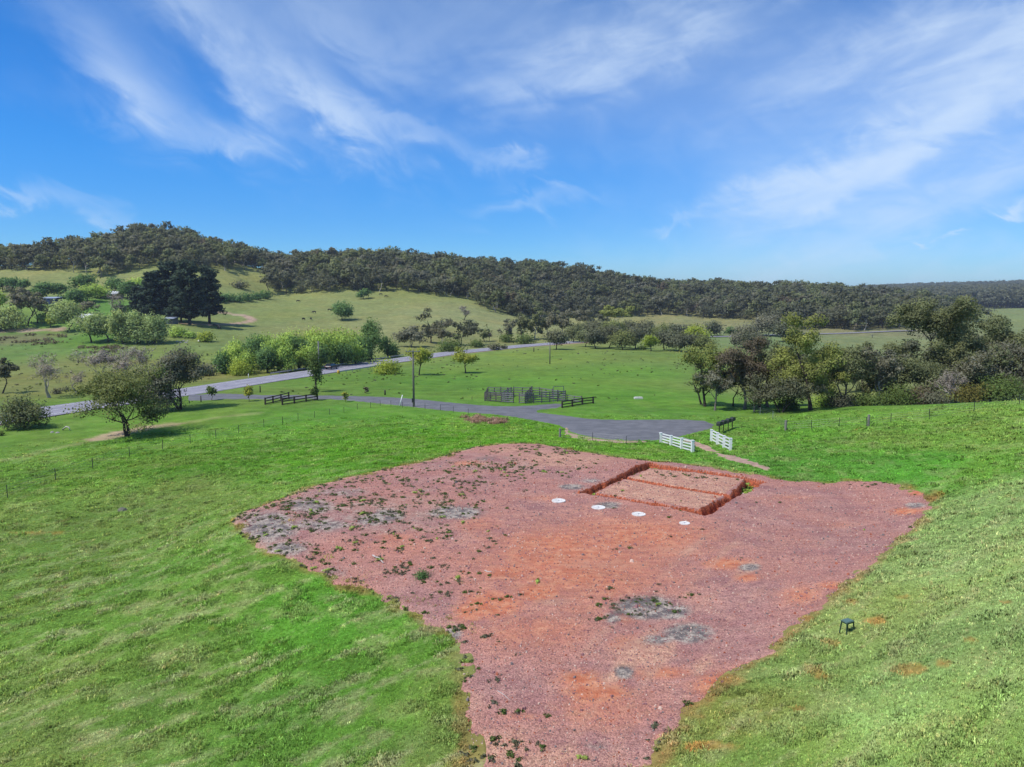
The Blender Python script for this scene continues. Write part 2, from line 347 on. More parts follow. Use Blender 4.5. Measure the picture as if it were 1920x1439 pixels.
# ------------------------------------------------------------------ materials
def lin(r, g, b, k=1.0):
    f = lambda c: (c / 255 / 12.92 if c / 255 <= .04045 else ((c / 255 + .055) / 1.055) ** 2.4) * k
    return (f(r), f(g), f(b))
class NT:
    def __init__(s, name):
        s.m = bpy.data.materials.new(name); s.m.use_nodes = True; s.nt = s.m.node_tree; s.nt.nodes.clear()
        s.out = s.N('ShaderNodeOutputMaterial'); s.b = s.N('ShaderNodeBsdfPrincipled'); s.L(s.b.outputs[0], s.out.inputs[0])
        s.b.inputs['Roughness'].default_value = .9; s.b.inputs['Specular IOR Level'].default_value = .25
    def N(s, t): return s.nt.nodes.new(t)
    def L(s, a, b): s.nt.links.new(a, b)
    def set(s, sock, v):
        if isinstance(v, bpy.types.NodeSocket): s.L(v, sock)
        elif isinstance(v, tuple) and len(v) == 3 and sock.type == 'RGBA': sock.default_value = (*v, 1)
        else: sock.default_value = v
    def noise(s, scale, vec=None, detail=4, rough=.55, dist=0, fac=True, stretch=None):
        n = s.N('ShaderNodeTexNoise'); n.inputs['Scale'].default_value = scale; n.inputs['Detail'].default_value = detail
        n.inputs['Roughness'].default_value = rough; n.inputs['Distortion'].default_value = dist
        v = vec if vec is not None else s.pos()
        if stretch:
            mp = s.N('ShaderNodeMapping'); mp.inputs['Scale'].default_value = stretch[0]; mp.inputs['Rotation'].default_value = (0, 0, stretch[1]); s.L(v, mp.inputs[0]); v = mp.outputs[0]
        s.L(v, n.inputs['Vector']); return n.outputs[0] if fac else n.outputs[1]
    def voro(s, scale, vec=None, out='Color', feature='F1'):
        n = s.N('ShaderNodeTexVoronoi'); n.feature = feature; n.inputs['Scale'].default_value = scale
        s.L(vec if vec is not None else s.pos(), n.inputs['Vector']); return n.outputs[out]
    def pos(s):
        if not hasattr(s, '_p'): s._p = s.N('ShaderNodeNewGeometry').outputs['Position']
        return s._p
    def obj(s):
        if not hasattr(s, '_o'): s._o = s.N('ShaderNodeTexCoord').outputs['Object']
        return s._o
    def rng(s, x, a, b, c=0., d=1., smooth=True):
        n = s.N('ShaderNodeMapRange'); n.interpolation_type = 'SMOOTHSTEP' if smooth else 'LINEAR'
        s.set(n.inputs[0], x); n.inputs[1].default_value = a; n.inputs[2].default_value = b; n.inputs[3].default_value = c; n.inputs[4].default_value = d
        return n.outputs[0]
    def math(s, op, a, b=0., c=None):
        n = s.N('ShaderNodeMath'); n.operation = op; s.set(n.inputs[0], a); s.set(n.inputs[1], b)
        if c is not None: s.set(n.inputs[2], c)
        return n.outputs[0]
    def mix(s, f, a, b, mode='MIX'):
        n = s.N('ShaderNodeMix'); n.data_type = 'RGBA'; n.blend_type = mode
        s.set(n.inputs[0], f); s.set(n.inputs[6], a); s.set(n.inputs[7], b); return n.outputs[2]
    def attr(s, name, out='Fac', typ='GEOMETRY'):
        n = s.N('ShaderNodeAttribute'); n.attribute_type = typ; n.attribute_name = name; return n.outputs[out]
    def bump(s, h, strength=.5, dist=.05):
        n = s.N('ShaderNodeBump'); n.inputs['Strength'].default_value = strength; n.inputs['Distance'].default_value = dist
        s.set(n.inputs['Height'], h); s.L(n.outputs[0], s.b.inputs['Normal'])
    def base(s, c): s.set(s.b.inputs['Base Color'], c)
    def soft(s, f):
        """Leaves and blades are shaded by the form of their clump as well as by their own tilt."""
        vt = s.N('ShaderNodeVectorTransform'); vt.vector_type = 'NORMAL'; vt.convert_from = 'OBJECT'; vt.convert_to = 'WORLD'
        s.L(s.attr('nrm', 'Vector'), vt.inputs[0]); g = s.N('ShaderNodeNewGeometry').outputs['Normal']
        m = s.N('ShaderNodeMix'); m.data_type = 'VECTOR'; m.inputs[0].default_value = f; s.L(g, m.inputs[4]); s.L(vt.outputs[0], m.inputs[5])
        n = s.N('ShaderNodeVectorMath'); n.operation = 'NORMALIZE'; s.L(m.outputs[1], n.inputs[0]); s.L(n.outputs[0], s.b.inputs['Normal'])
    def done(s, rough=None, spec=None, metal=None):
        if rough is not None: s.b.inputs['Roughness'].default_value = rough
        if spec is not None: s.b.inputs['Specular IOR Level'].default_value = spec
        if metal is not None: s.b.inputs['Metallic'].default_value = metal
        return s.m
def plain(name, col, var=.25, scale=8., rough=.8, metal=0., spec=.3, bump=0.):
    t = NT(name); n = t.noise(scale, t.obj(), 5, .65)
    k = t.rng(n, .3, .7, 1 - var, 1 + var * .6, False)
    t.base(t.mix(1.0, col, k, 'MULTIPLY'))
    if bump: t.bump(n, bump, .02)
    return t.done(rough, spec, metal)

def mat_ground():
    t = NT('ground_soil_and_grass'); c = t.attr('col', 'Color')
    big = t.noise(.035, None, 5, .6); mid = t.noise(.35, None, 5, .65); fine = t.noise(5., None, 3, .7); patch = t.noise(.11, None, 4, .6)
    c = t.mix(t.rng(big, .35, .68, 0, .55), c, t.mix(1., c, (1.25, 1.04, .9), 'MULTIPLY'))
    c = t.mix(t.rng(patch, .5, .72, 0, .6), c, t.mix(1., c, (.72, .86, .72), 'MULTIPLY'))
    k = t.math('ADD', t.rng(mid, .3, .7, .70, 1.18, False), t.rng(fine, .3, .7, -.22, .22, False))
    c = t.mix(1., c, k, 'MULTIPLY')
    t.base(c)
    t.bump(t.math('ADD', t.math('MULTIPLY', mid, 1.2), t.math('MULTIPLY', fine, .35)), .5, .3)
    return t.done(.95, .1)
def mat_pad():
    t = NT('crushed_gravel_and_clay')
    clay = t.attr('clay'); pale = t.attr('pale'); grey = t.attr('grey'); wall = t.attr('wall'); dk = t.attr('dark')
    n1 = t.noise(.5, None, 6, .65); n2 = t.noise(2.2, None, 5, .65); n3 = t.noise(.17, None, 4, .6)
    mauve = t.mix(t.rng(n1, .35, .65), lin(156, 113, 107), lin(178, 135, 123))
    warm = t.mix(t.rng(n3, .40, .60, 0, .75), mauve, lin(178, 126, 111))
    claycol = t.mix(t.rng(n2, .35, .7), lin(188, 108, 76), lin(206, 144, 110))
    palecol = t.mix(t.rng(n2, .35, .65), lin(200, 156, 130), lin(178, 130, 112))
    greycol = t.mix(t.rng(n2, .4, .62), lin(106, 101, 99), lin(176, 164, 150))
    ragged = lambda m, lo=.35, hi=.62: t.rng(t.math('ADD', m, t.math('ADD', t.math('MULTIPLY', t.math('SUBTRACT', n1, .5), .7), t.math('MULTIPLY', t.math('SUBTRACT', n2, .5), .45))), lo, hi)
    c = t.mix(t.math('MULTIPLY', ragged(clay, .10, .9), .95), warm, claycol)
    c = t.mix(t.math('MULTIPLY', ragged(pale, .2, .9), .95), c, palecol)
    c = t.mix(t.math('MULTIPLY', ragged(grey, .28, .80), .95), c, greycol)
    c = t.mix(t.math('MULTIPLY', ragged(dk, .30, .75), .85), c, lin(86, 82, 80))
    st = t.N('ShaderNodeSeparateColor'); t.L(t.voro(17.), st.inputs[0])          # each stone its own shade
    st2 = t.N('ShaderNodeSeparateColor'); t.L(t.voro(38.), st2.inputs[0])
    k = t.math('ADD', t.rng(st.outputs[0], 0, 1, .66, 1.28, False), t.rng(st2.outputs[1], 0, 1, -.22, .22, False))
    k = t.mix(t.rng(clay, .25, .8, .12, .85), k, (1., 1., 1.))
    c = t.mix(1., c, k, 'MULTIPLY')
    n5 = t.noise(.55, None, 5, .65, .3, True, ((1, 6, 1), .5)); c = t.mix(1., c, t.rng(n5, .3, .7, .84, 1.12, False), 'MULTIPLY')
    n4 = t.noise(7., None, 5, .7)
    wc = t.mix(t.rng(n4, .35, .65), lin(108, 58, 44), lin(192, 104, 72))
    c = t.mix(t.rng(wall, .25, .6), c, wc)
    t.base(c)
    d = t.voro(17., None, 'Distance')
    t.bump(t.math('SUBTRACT', t.math('MULTIPLY', n2, .5), t.math('MULTIPLY', d, .9)), .7, .05)
    return t.done(.95, .12)
def mat_asphalt(name, a, b, scale=.6):
    t = NT(name); n1 = t.noise(scale, None, 5, .6); n2 = t.noise(30., None, 3, .7); n3 = t.noise(.16, None, 3, .6, 0, True, ((1, 5, 1), .4))
    c = t.mix(t.rng(n1, .35, .65), a, b); c = t.mix(t.rng(n3, .45, .62, 0, .45), c, t.mix(1., c, (.75, .75, .76), 'MULTIPLY'))
    c = t.mix(1., c, t.rng(n2, .3, .7, .85, 1.15, False), 'MULTIPLY'); t.base(c); t.bump(n2, .3, .01)
    return t.done(.85, .3)
def mat_leaf(name, col, var=.35, warm=(1.08, 1.0, .92), trans=.40):
    """Leaves: every clump has its own shade in 'tint'; part of the light passes through."""
    t = NT(name); ti = t.attr('tint'); rnd = t.N('ShaderNodeObjectInfo').outputs['Random']
    c = t.mix(1., col, t.rng(ti, 0, 1, 1 - var, 1 + var, False), 'MULTIPLY')
    w = t.mix(1., c, warm, 'MULTIPLY'); c = t.mix(t.rng(rnd, 0, 1, 0, .8, False), c, w)
    t.base(c); t.b.inputs['Roughness'].default_value = .8; t.b.inputs['Specular IOR Level'].default_value = .1; t.soft(.7)
    tr = t.N('ShaderNodeBsdfTranslucent'); t.L(t.mix(1., c, (1.15, 1.2, .6), 'MULTIPLY'), tr.inputs[0])
    mx = t.N('ShaderNodeMixShader'); mx.inputs[0].default_value = trans
    t.L(t.b.outputs[0], mx.inputs[1]); t.L(tr.outputs[0], mx.inputs[2]); t.L(mx.outputs[0], t.out.inputs[0])
    return t.m
def mat_blade():
    t = NT('grass_blade'); c = t.attr('col', 'Color', 'INSTANCER'); ti = t.attr('tint')
    c = t.mix(1., c, t.rng(ti, 0, 1, .72, 1.35, False), 'MULTIPLY'); t.base(c)
    t.b.inputs['Roughness'].default_value = .8; t.b.inputs['Specular IOR Level'].default_value = .1; t.soft(.85)
    tr = t.N('ShaderNodeBsdfTranslucent'); t.L(t.mix(1., c, (1.1, 1.15, .7), 'MULTIPLY'), tr.inputs[0])
    mx = t.N('ShaderNodeMixShader'); mx.inputs[0].default_value = .3
    t.L(t.b.outputs[0], mx.inputs[1]); t.L(tr.outputs[0], mx.inputs[2]); t.L(mx.outputs[0], t.out.inputs[0])
    return t.m
def mat_bark(name, a, b):
    t = NT(name); n = t.noise(3., t.obj(), 5, .7, 0, True, ((2, 2, .5), 0))
    t.base(t.mix(t.rng(n, .35, .65), a, b)); t.bump(n, .6, .05); return t.done(.9, .15)
M = {}
M['ground'] = mat_ground(); M['pad'] = mat_pad(); M['blade'] = mat_blade()
M['highway'] = mat_asphalt('highway_asphalt', lin(136, 133, 142), lin(152, 149, 157))
M['lane'] = mat_asphalt('lane_asphalt', lin(101, 101, 103), lin(115, 114, 116))
M['road_paint'] = plain('road_paint', (.72, .72, .70), .15, 3)
M['dirt'] = plain('driveway_dirt', lin(176, 146, 128), .35, 1.5, .95, 0, .1, .3)
M['white_paint'] = plain('white_paint', (.82, .82, .80), .06, 4, .5)
M['dark_timber'] = plain('dark_timber', (.045, .035, .03), .35, 6, .85)
M['grey_timber'] = plain('weathered_timber', (.20, .19, .20), .4, 6, .9)
M['mid_timber'] = plain('old_timber', (.11, .095, .09), .4, 6, .9)
M['post_timber'] = plain('pale_post_timber', (.24, .22, .19), .3, 6, .9)
M['pole_timber'] = plain('pole_timber', (.15, .145, .12), .35, 5, .9)
M['steel'] = plain('galvanised_steel', (.42, .44, .45), .15, 3, .45, .6)
M['dark_steel'] = plain('dark_steel', (.05, .055, .05), .2, 6, .6, .3)
M['wire'] = plain('fence_wire', (.30, .31, .32), .1, 3, .5, .5)
M['concrete'] = plain('white_concrete', (.70, .67, .63), .28, 4, .9, 0, .2)
M['green_plastic'] = plain('green_plastic', (.035, .075, .045), .2, 7, .5)
M['stool_top'] = plain('faded_green_plastic', (.10, .17, .15), .2, 7, .5)
M['wood_stick'] = plain('bleached_wood', (.52, .46, .42), .2, 6, .9)
M['rock'] = plain('pale_rock', (.36, .34, .31), .3, 2, .95, 0, .1, .5)
M['dark_rock'] = plain('lichen_rock', (.15, .15, .11), .3, 4, .95, 0, .1, .5)
# ------------------------------------------------------------------ ground sheet
GCOL = [ # photo position (or column and distance) and the colour of the sward there
 (0,1439,(104,140,62)),(300,1300,(98,142,56)),(700,1300,(92,146,50)),(860,1420,(110,146,66)),(0,1100,(100,142,56)),(350,1100,(96,145,54)),(600,1130,(86,148,46)),
 (100,960,(104,146,60)),(300,940,(106,146,62)),(150,900,(92,142,54)),(400,860,(84,142,46)),(600,860,(86,150,42)),(800,830,(84,150,38)),(1000,815,(92,152,42)),(1150,845,(88,146,46)),(600,790,(88,146,48)),(300,830,(88,142,50)),
 (1500,870,(84,150,48)),(1700,880,(82,150,46)),(1450,820,(90,150,52)),(1700,820,(100,152,60)),(1880,800,(108,154,66)),(1900,870,(98,154,52)),(1850,950,(132,174,92)),(1800,1050,(130,170,92)),(1900,1150,(130,170,92)),(1650,1150,(124,156,80)),(1500,1250,(116,156,76)),(1700,1300,(122,164,86)),(1900,1400,(116,160,76)),(1450,1420,(108,146,64)),(1400,1330,(112,136,62)),
 (1000,720,(98,146,56)),(800,720,(92,140,54)),(650,715,(94,136,56)),(1200,700,(100,146,58)),(1200,750,(92,144,50)),(1000,670,(112,146,66)),(1250,670,(108,140,68)),(1400,785,(94,146,56)),(1360,700,(106,142,66)),(1450,720,(122,138,84)),(1520,690,(128,142,92)),(1600,700,(126,140,90)),(1700,690,(122,136,86)),(1850,690,(116,130,80)),
 (480,740,(104,136,62)),(250,790,(94,142,54)),(100,790,(98,140,56)),(300,760,(96,136,56)),
 (100,720,(118,132,76)),(200,680,(122,138,80)),(50,660,(116,140,74)),(300,670,(116,142,72)),(350,700,(120,132,78)),(30,635,(124,124,86)),(180,635,(104,140,60)),(400,640,(126,138,82)),(60,615,(112,146,64)),
 (300,620,(130,142,84)),(400,600,(138,146,88)),(460,590,(134,144,86)),(180,580,(104,142,66)),(100,590,(118,142,74)),(60,540,(140,146,90)),(0,520,(150,150,96)),(200,530,(146,148,94)),(280,500,(142,146,88)),(430,520,(148,150,92)),
 (500,575,(140,146,88)),(650,570,(142,146,92)),(700,620,(148,146,98)),(560,620,(142,144,92)),(850,590,(150,150,102)),(930,610,(152,152,104)),(850,640,(140,140,92)),(780,550,(140,146,90)),(400,470,(116,116,80)),(200,470,(110,112,78)),(700,500,(96,100,70)),(1000,540,(90,94,66)),(1300,560,(90,94,68)),
 (1100,605,(158,154,106)),(1300,605,(146,142,100)),(1450,640,(124,140,92)),(1600,640,(134,140,96)),(1600,620,(140,136,102)),(1880,592,(134,142,92)),(1760,610,(128,138,94)),
]
def _gc():
    T, C = [], []
    for s in GCOL:
        x, y = hit0(s[0], s[1]); T.append((math.atan2(x, y), math.log(math.hypot(x, y)))); C.append(lin(*(np.array(s[2]) * (1.11 if math.hypot(x, y) < 300 else 1.0, 1.03 if math.hypot(x, y) < 300 else 1.035, 1.12 if math.hypot(x, y) < 70 else 1.0)), .80))
    return np.array(T), np.array(C)
_GT, _GC = _gc()
TRACK = hits([(-40,872),(60,852),(160,828),(225,812),(290,800),(330,795),(400,785),(480,775)])
TRACK_BARE = hits([(188,822),(225,812),(270,803),(318,797)])
LOOP = hits([(330,606),(380,609),(430,608),(465,604),(474,600),(462,593),(440,590),(415,587)])
LEFTROAD = hits([(-60,622),(0,620.5),(45,620),(80,619),(110,618)])
BARE = [(1640,1165,22,8),(1710,1255,38,14),(1690,1120,20,7),(1770,1245,22,10),(1820,1200,14,5),(1560,1205,18,7),(1520,1260,26,12),(1500,1160,30,14),(1500,1330,14,6),(1340,1400,50,12),(1540,1270,18,6),(1890,1130,14,5),(1600,1130,14,5),(1440,1200,30,9),(1375,1275,30,9),(1740,935,26,14),(1755,925,20,10),(1610,806,9,3),(60,1000,60,4)]
def ground_col(x, y, streaks=True):
    th = np.arctan2(x, y); rh = np.log(np.hypot(x, y) + 1e-6); q = np.c_[th, rh]; out = np.zeros((len(q), 3))
    for i in range(0, len(q), 20000):
        d2 = ((q[i:i + 20000, None] - _GT[None]) ** 2 * np.array([6., 3.])).sum(2)
        w = 1 / (d2 + 2e-4) ** 1.8
        out[i:i + 20000] = (w @ _GC) / w.sum(1)[:, None]
    return out
def dress(x, y, c, z=None):
    """Worn tracks, bare soil and flattened dry streaks on top of the sward colour."""
    P = np.c_[x, y]; r = np.hypot(x, y); z = H0(x, y) if z is None else z
    u, v = project(np.c_[x, y, z]); front = y > 5
    mixc = lambda c, col, f: c * (1 - f[:, None]) + np.array(col) * f[:, None]
    n = fbm(x / 1.3, y / 1.3, 41, 4); nb = fbm(x / .6, y / .6, 43, 3)
    near = (r < 200) & front
    if near.any():
        k = np.where(near)[0]; d = line_d(P[k], TRACK); f = np.zeros(len(x)); f[k] = sstep(1.5, .3, d + (n[k] - .5) * 1.5) * .38
        c = mixc(c, lin(176, 166, 128, .8), f)
        d = line_d(P[k], TRACK_BARE); f = np.zeros(len(x)); f[k] = sstep(2.3, 1.2, d + (n[k] - .5) * 1.2) * .85
        c = mixc(c, lin(186, 164, 142, .85), f)
        b = np.zeros(len(k))
        for (bu, bv, ru, rv) in BARE: b = np.maximum(b, np.exp(-(((u[k] - bu) / ru) ** 2 + ((v[k] - bv) / rv) ** 2)))
        f = np.zeros(len(x)); f[k] = sstep(.42, .72, b * 1.05 + (n[k] - .5) * .9 + (nb[k] - .5) * .8) * .55
        c = mixc(c, lin(178, 124, 66, .8), f)
        sd = poly_sd(P[k], PAD); f = np.zeros(len(x)); f[k] = sstep(-.6, -.05, sd + (n[k] - .5) * 1.6) * .5
        c = mixc(c, lin(166, 118, 84, .8), f)
        # dry, laid-over grass in streaks, and paler bleached grass on the bank to the right
        a = .6; s1 = fbm((x * math.cos(a) + y * math.sin(a)) / 1.5, (-x * math.sin(a) + y * math.cos(a)) / .42, 61, 4)
        f = np.zeros(len(x)); f[k] = sstep(.54, .72, s1[k]) * sstep(75, 45, r[k]) * .48 * np.where(x[k] < 4, 1, .55)
        c = mixc(c, lin(176, 178, 132, .8), f)
    pv = fbm(x / 1.1 + 31, y / 1.1, 83, 4); pw = fbm(x / 3.7, y / 3.7 + 11, 87, 4)
    f = sstep(.52, .74, pv) * .42 * sstep(160, 60, r); c = mixc(c, lin(150, 166, 104, .85), f)
    f = sstep(.50, .72, pw) * .35 * sstep(220, 90, r); c = mixc(c, lin(122, 146, 70, .85), f)
    f = sstep(.48, .26, pw) * .22 * sstep(220, 90, r); c = mixc(c, lin(74, 118, 48, .8), f)
    lp = (r > 250) & (r < 520) & front
    if lp.any():
        k = np.where(lp)[0]; f = np.zeros(len(x))
        f[k] = np.maximum(sstep(3.4, 1.8, line_d(P[k], LOOP)), sstep(5.0, 3.0, line_d(P[k], LEFTROAD))) * .9
        c = mixc(c, lin(186, 160, 142, .85), f)
    c = c * (.82 + .36 * fbm(x / 9, y / 9, 77, 4))[:, None]
    return c
def polar(ths, rs):
    T, R = np.meshgrid(ths, rs); x = (R * np.sin(T)).ravel(); y = (R * np.cos(T)).ravel()
    na, nr = len(ths), len(rs); i = np.arange(nr - 1)[:, None] * na; j = np.arange(na)[None]
    a = (i + j).ravel(); b = (i + (j + 1) % na).ravel()
    return x, y, np.c_[a, b, b + na, a + na]
ths = np.unique(np.round(np.r_[np.arange(-180, -42, 3.), np.arange(-42, 42.01, .17), np.arange(45, 180, 3.)], 4))
rs = np.exp(np.arange(math.log(1.0), math.log(7000), .0125))
gx, gy, gf = polar(np.radians(ths), rs)
gz = H(gx, gy)
gP = np.c_[gx, gy]; gr = np.hypot(gx, gy)
k = np.where((gr < 110) & (gr > 8))[0]
psd = np.full(len(gx), -99.); psd[k] = poly_sd(gP[k], PAD)
gz_sheet = gz - 1.3 * sstep(.5, 1.6, psd)
k2 = np.where((gr < 240) & (gr > 60))[0]; lsd = np.full(len(gx), -99.); lsd[k2] = poly_sd(gP[k2], LANE)
gz_sheet -= .25 * sstep(.4, 1.6, lsd)
me = mesh_np('ground', np.c_[gx, gy, gz_sheet], [gf[:, ::-1]], [M['ground']], smooth=True)
fattr(me, 'col', dress(gx, gy, ground_col(gx, gy), gz), 'FLOAT_COLOR')
tag(put('ground', me), 'green pasture ground rolling from the near slope to the hills', 'ground', None, 'structure')

# ------------------------------------------------------------------ sheets that lie on the ground
def patch(name, poly, cell, zoff, mat, hfun=None, rag=0., ragscale=1.):
    lo = poly.min(0) - cell; hi = poly.max(0) + cell
    xs = np.arange(lo[0], hi[0] + cell, cell); ys = np.arange(lo[1], hi[1] + cell, cell)
    X, Y = np.meshgrid(xs, ys); x = X.ravel(); y = Y.ravel(); nx = len(xs)
    sdf = lambda x, y: poly_sd(np.c_[x, y], poly) + ((fbm(x / ragscale, y / ragscale, 91, 4) - .5) * rag if rag else 0)
    s = sdf(x, y)
    i = np.arange(len(ys) - 1)[:, None] * nx; j = np.arange(nx - 1)[None]; a = (i + j).ravel()
    Q = np.c_[a, a + 1, a + nx + 1, a + nx]; Q = Q[s[Q].mean(1) > 0]
    used, inv = np.unique(Q, return_inverse=True); Q = inv.reshape(Q.shape); x = x[used].copy(); y = y[used].copy()
    E = np.sort(np.concatenate([Q[:, [0, 1]], Q[:, [1, 2]], Q[:, [2, 3]], Q[:, [3, 0]]]), 1)
    ue, cnt = np.unique(E, axis=0, return_counts=True); b = np.unique(ue[cnt == 1])
    for _ in range(2):
        e = .02; s0 = sdf(x[b], y[b]); g = np.c_[(sdf(x[b] + e, y[b]) - s0) / e, (sdf(x[b], y[b] + e) - s0) / e]
        gn = np.maximum((g * g).sum(1), .3); mv = np.clip(-s0 / gn, -cell, cell)[:, None] * g; mv = np.clip(mv, -cell * .8, cell * .8)
        x[b] += mv[:, 0]; y[b] += mv[:, 1]
    z = (hfun or H)(x, y) + zoff
    z[b] -= zoff + .05
    return x, y, z, Q
# gravel pad with its excavated footing trenches
TR_OUT = hits([(1083,924),(1140,900),(1217,867),(1228,869),(1310,882),(1398,894),(1436,905),(1390,932),(1322,968),(1200,944)])
TR_IN = hits([(1117,925),(1160,905),(1219,880),(1300,887),(1396,899),(1362,928),(1314,956),(1215,940)])
TR_MID = hits([(1172,897),(1260,914),(1362,929)])
def trench(x, y):
    P = np.c_[x, y]; d = np.zeros(len(x)); c = TR_OUT.mean(0); k = np.where(np.hypot(x - c[0], y - c[1]) < 14)[0]
    if len(k) == 0: return d
    n = (fbm(x[k] / .55, y[k] / .55, 15, 3) - .5) * .7 + (fbm(x[k] / 2.2, y[k] / 2.2, 19, 2) - .5) * .7
    m = np.minimum(poly_sd(P[k], TR_OUT), -poly_sd(P[k], TR_IN)) + n * .62 - .10
    u, v = project(np.c_[x[k], y[k], np.full(len(k), CAMZ - 14.)])
    front = sstep(930, 940, v) * sstep(1310, 1200, u)          # the front trench is shallow and half filled
    gapf = front * sstep(.42, .60, vnoise(u / 34, v / 400, 77)) * .8
    d[k] = sstep(-.02, .20, m) * (.72 - .30 * front + (n + .2) * .3) * (1 - gapf)
    l = line_d(P[k], TR_MID) + n * .25
    d[k] = np.maximum(d[k], sstep(.34, .12, l) * .24)
    return d
def H_pad(x, y): return H0(x, y) - trench(x, y) + (fbm(x / 3, y / 3, 23, 4) - .5) * .12 + (fbm(x / .4, y / .4, 29, 2) - .5) * .05
px, py, pz, pq = patch('gravel_pad', PAD, .125, .03, None, H_pad, 1.3, .9)
me = mesh_np('gravel_pad', np.c_[px, py, pz], [pq], [M['pad']], smooth=True)
pu, pv = project(np.c_[px, py, H0(px, py)])
def blobs(lst):
    t = np.zeros(len(px))
    for (bu, bv, ru, rv, s) in lst: t = np.maximum(t, s * np.exp(-(((pu - bu) / ru) ** 2 + ((pv - bv) / rv) ** 2)))
    return t
tr = trench(px, py)
RUT = hits([(960,1500),(1010,1400),(1110,1260),(1230,1130),(1330,1030),(1420,965),(1500,930)])
d_ = line_d(np.c_[px, py], RUT); rut = np.exp(-((d_ - .85) / .32) ** 2) * (.25 + .5 * vnoise(px / 4, py / 4, 5)); RUT2 = hits([(1180,1500),(1230,1320),(1330,1160),(1470,1040),(1600,960)]); d_ = line_d(np.c_[px, py], RUT2); rut = np.maximum(rut, np.exp(-((d_ - .8) / .3) ** 2) * (.2 + .5 * vnoise(px / 5, py / 5, 6)))
inisl = sstep(0, .25, poly_sd(np.c_[px, py], TR_IN)) * (tr < .08)
fattr(me, 'clay', np.maximum(blobs([(1080,1060,260,110,.72),(1180,1010,220,60,.7),(1000,1180,170,60,.55),(1130,1330,150,60,.55),(760,1020,140,40,.45),(925,1135,70,34,1.),(1010,1112,60,24,.95),(880,1150,40,25,.9),(960,1075,80,22,.75),(1050,1020,170,30,.75),(900,985,70,30,.55),(1250,985,170,18,.5),(1360,1058,55,14,.9),(1400,1085,30,10,.9),(1350,1285,60,26,1.),(1120,1300,75,30,.95),(1090,1275,50,20,.9),(1240,1262,70,14,.8),
  (1500,1120,60,22,.6),(1560,1100,30,10,.85),(1700,960,34,8,1.),(1722,925,22,6,1.),(1420,1255,50,14,.7),(740,1010,60,12,.6),(880,870,40,6,.9),(1010,935,60,8,.5),(1170,1160,60,20,.55),(1080,1140,100,30,.5),(1250,1390,30,20,.7),(1480,935,90,8,.4),(985,1345,50,10,.6),(1180,1210,50,24,.75),(1560,985,60,8,.4)]), sstep(.02, .1, tr) * .8))
fattr(me, 'pale', np.maximum(rut * .75 + blobs([(1050,862,120,20,.9),(960,845,70,10,.7),(930,1400,70,40,.8),(1010,1425,130,30,.75),(1200,1225,70,36,.95),(1310,1250,50,16,.6),(1150,1270,40,10,.7),(1040,1130,40,10,.8),(1405,1068,26,12,.8),(470,985,50,20,.5),(690,1075,60,16,.5),(860,1010,50,14,.45),(1120,1060,120,20,.5),(760,955,200,40,.5),(1000,930,80,14,.45),(1250,1030,120,14,.4),(890,1320,30,60,.5)]), np.maximum(inisl * 1.2, .75 * sstep(1.3, .1, poly_sd(np.c_[px, py], PAD)) * sstep(1100, 1000, pv) * (pu < 1200))))
fattr(me, 'grey', blobs([(700,965,240,62,.50),(900,872,170,26,.46),(1210,1140,72,26,1.15),(1262,1148,40,18,1.),(1150,1160,20,16,.9),(1290,1188,52,22,1.1),(1235,1200,40,14,.9),(1170,1262,24,15,1.),(1405,1066,26,9,.95),(725,968,46,14,1.),(700,975,60,16,.8),(855,962,60,15,1.1),(1072,914,26,6,1.1),(1110,902,26,6,.8),(1140,948,30,8,1.),(600,985,90,20,.75),(500,990,75,40,.95),(540,1030,60,18,.85),(580,950,70,20,.8),(620,1075,50,16,.6),(1715,948,24,8,.9),(850,1190,20,18,.9),(640,925,90,14,.6),(1250,1395,20,22,.6),(1120,1400,40,20,.5),(800,920,60,8,.4)]))
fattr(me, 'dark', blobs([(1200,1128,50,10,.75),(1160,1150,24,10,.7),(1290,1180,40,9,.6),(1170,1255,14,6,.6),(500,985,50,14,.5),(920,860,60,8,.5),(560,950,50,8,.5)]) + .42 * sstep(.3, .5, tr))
e_ = .06; slope = np.hypot(trench(px + e_, py) - trench(px - e_, py), trench(px, py + e_) - trench(px, py - e_)) / (2 * e_)
fattr(me, 'wall', np.maximum(sstep(.35, 1.2, slope), .35 * sstep(.05, .2, tr)))
tag(put('gravel_pad', me), 'red gravel building pad with footing trenches dug in it', 'gravel pad', None, 'structure')
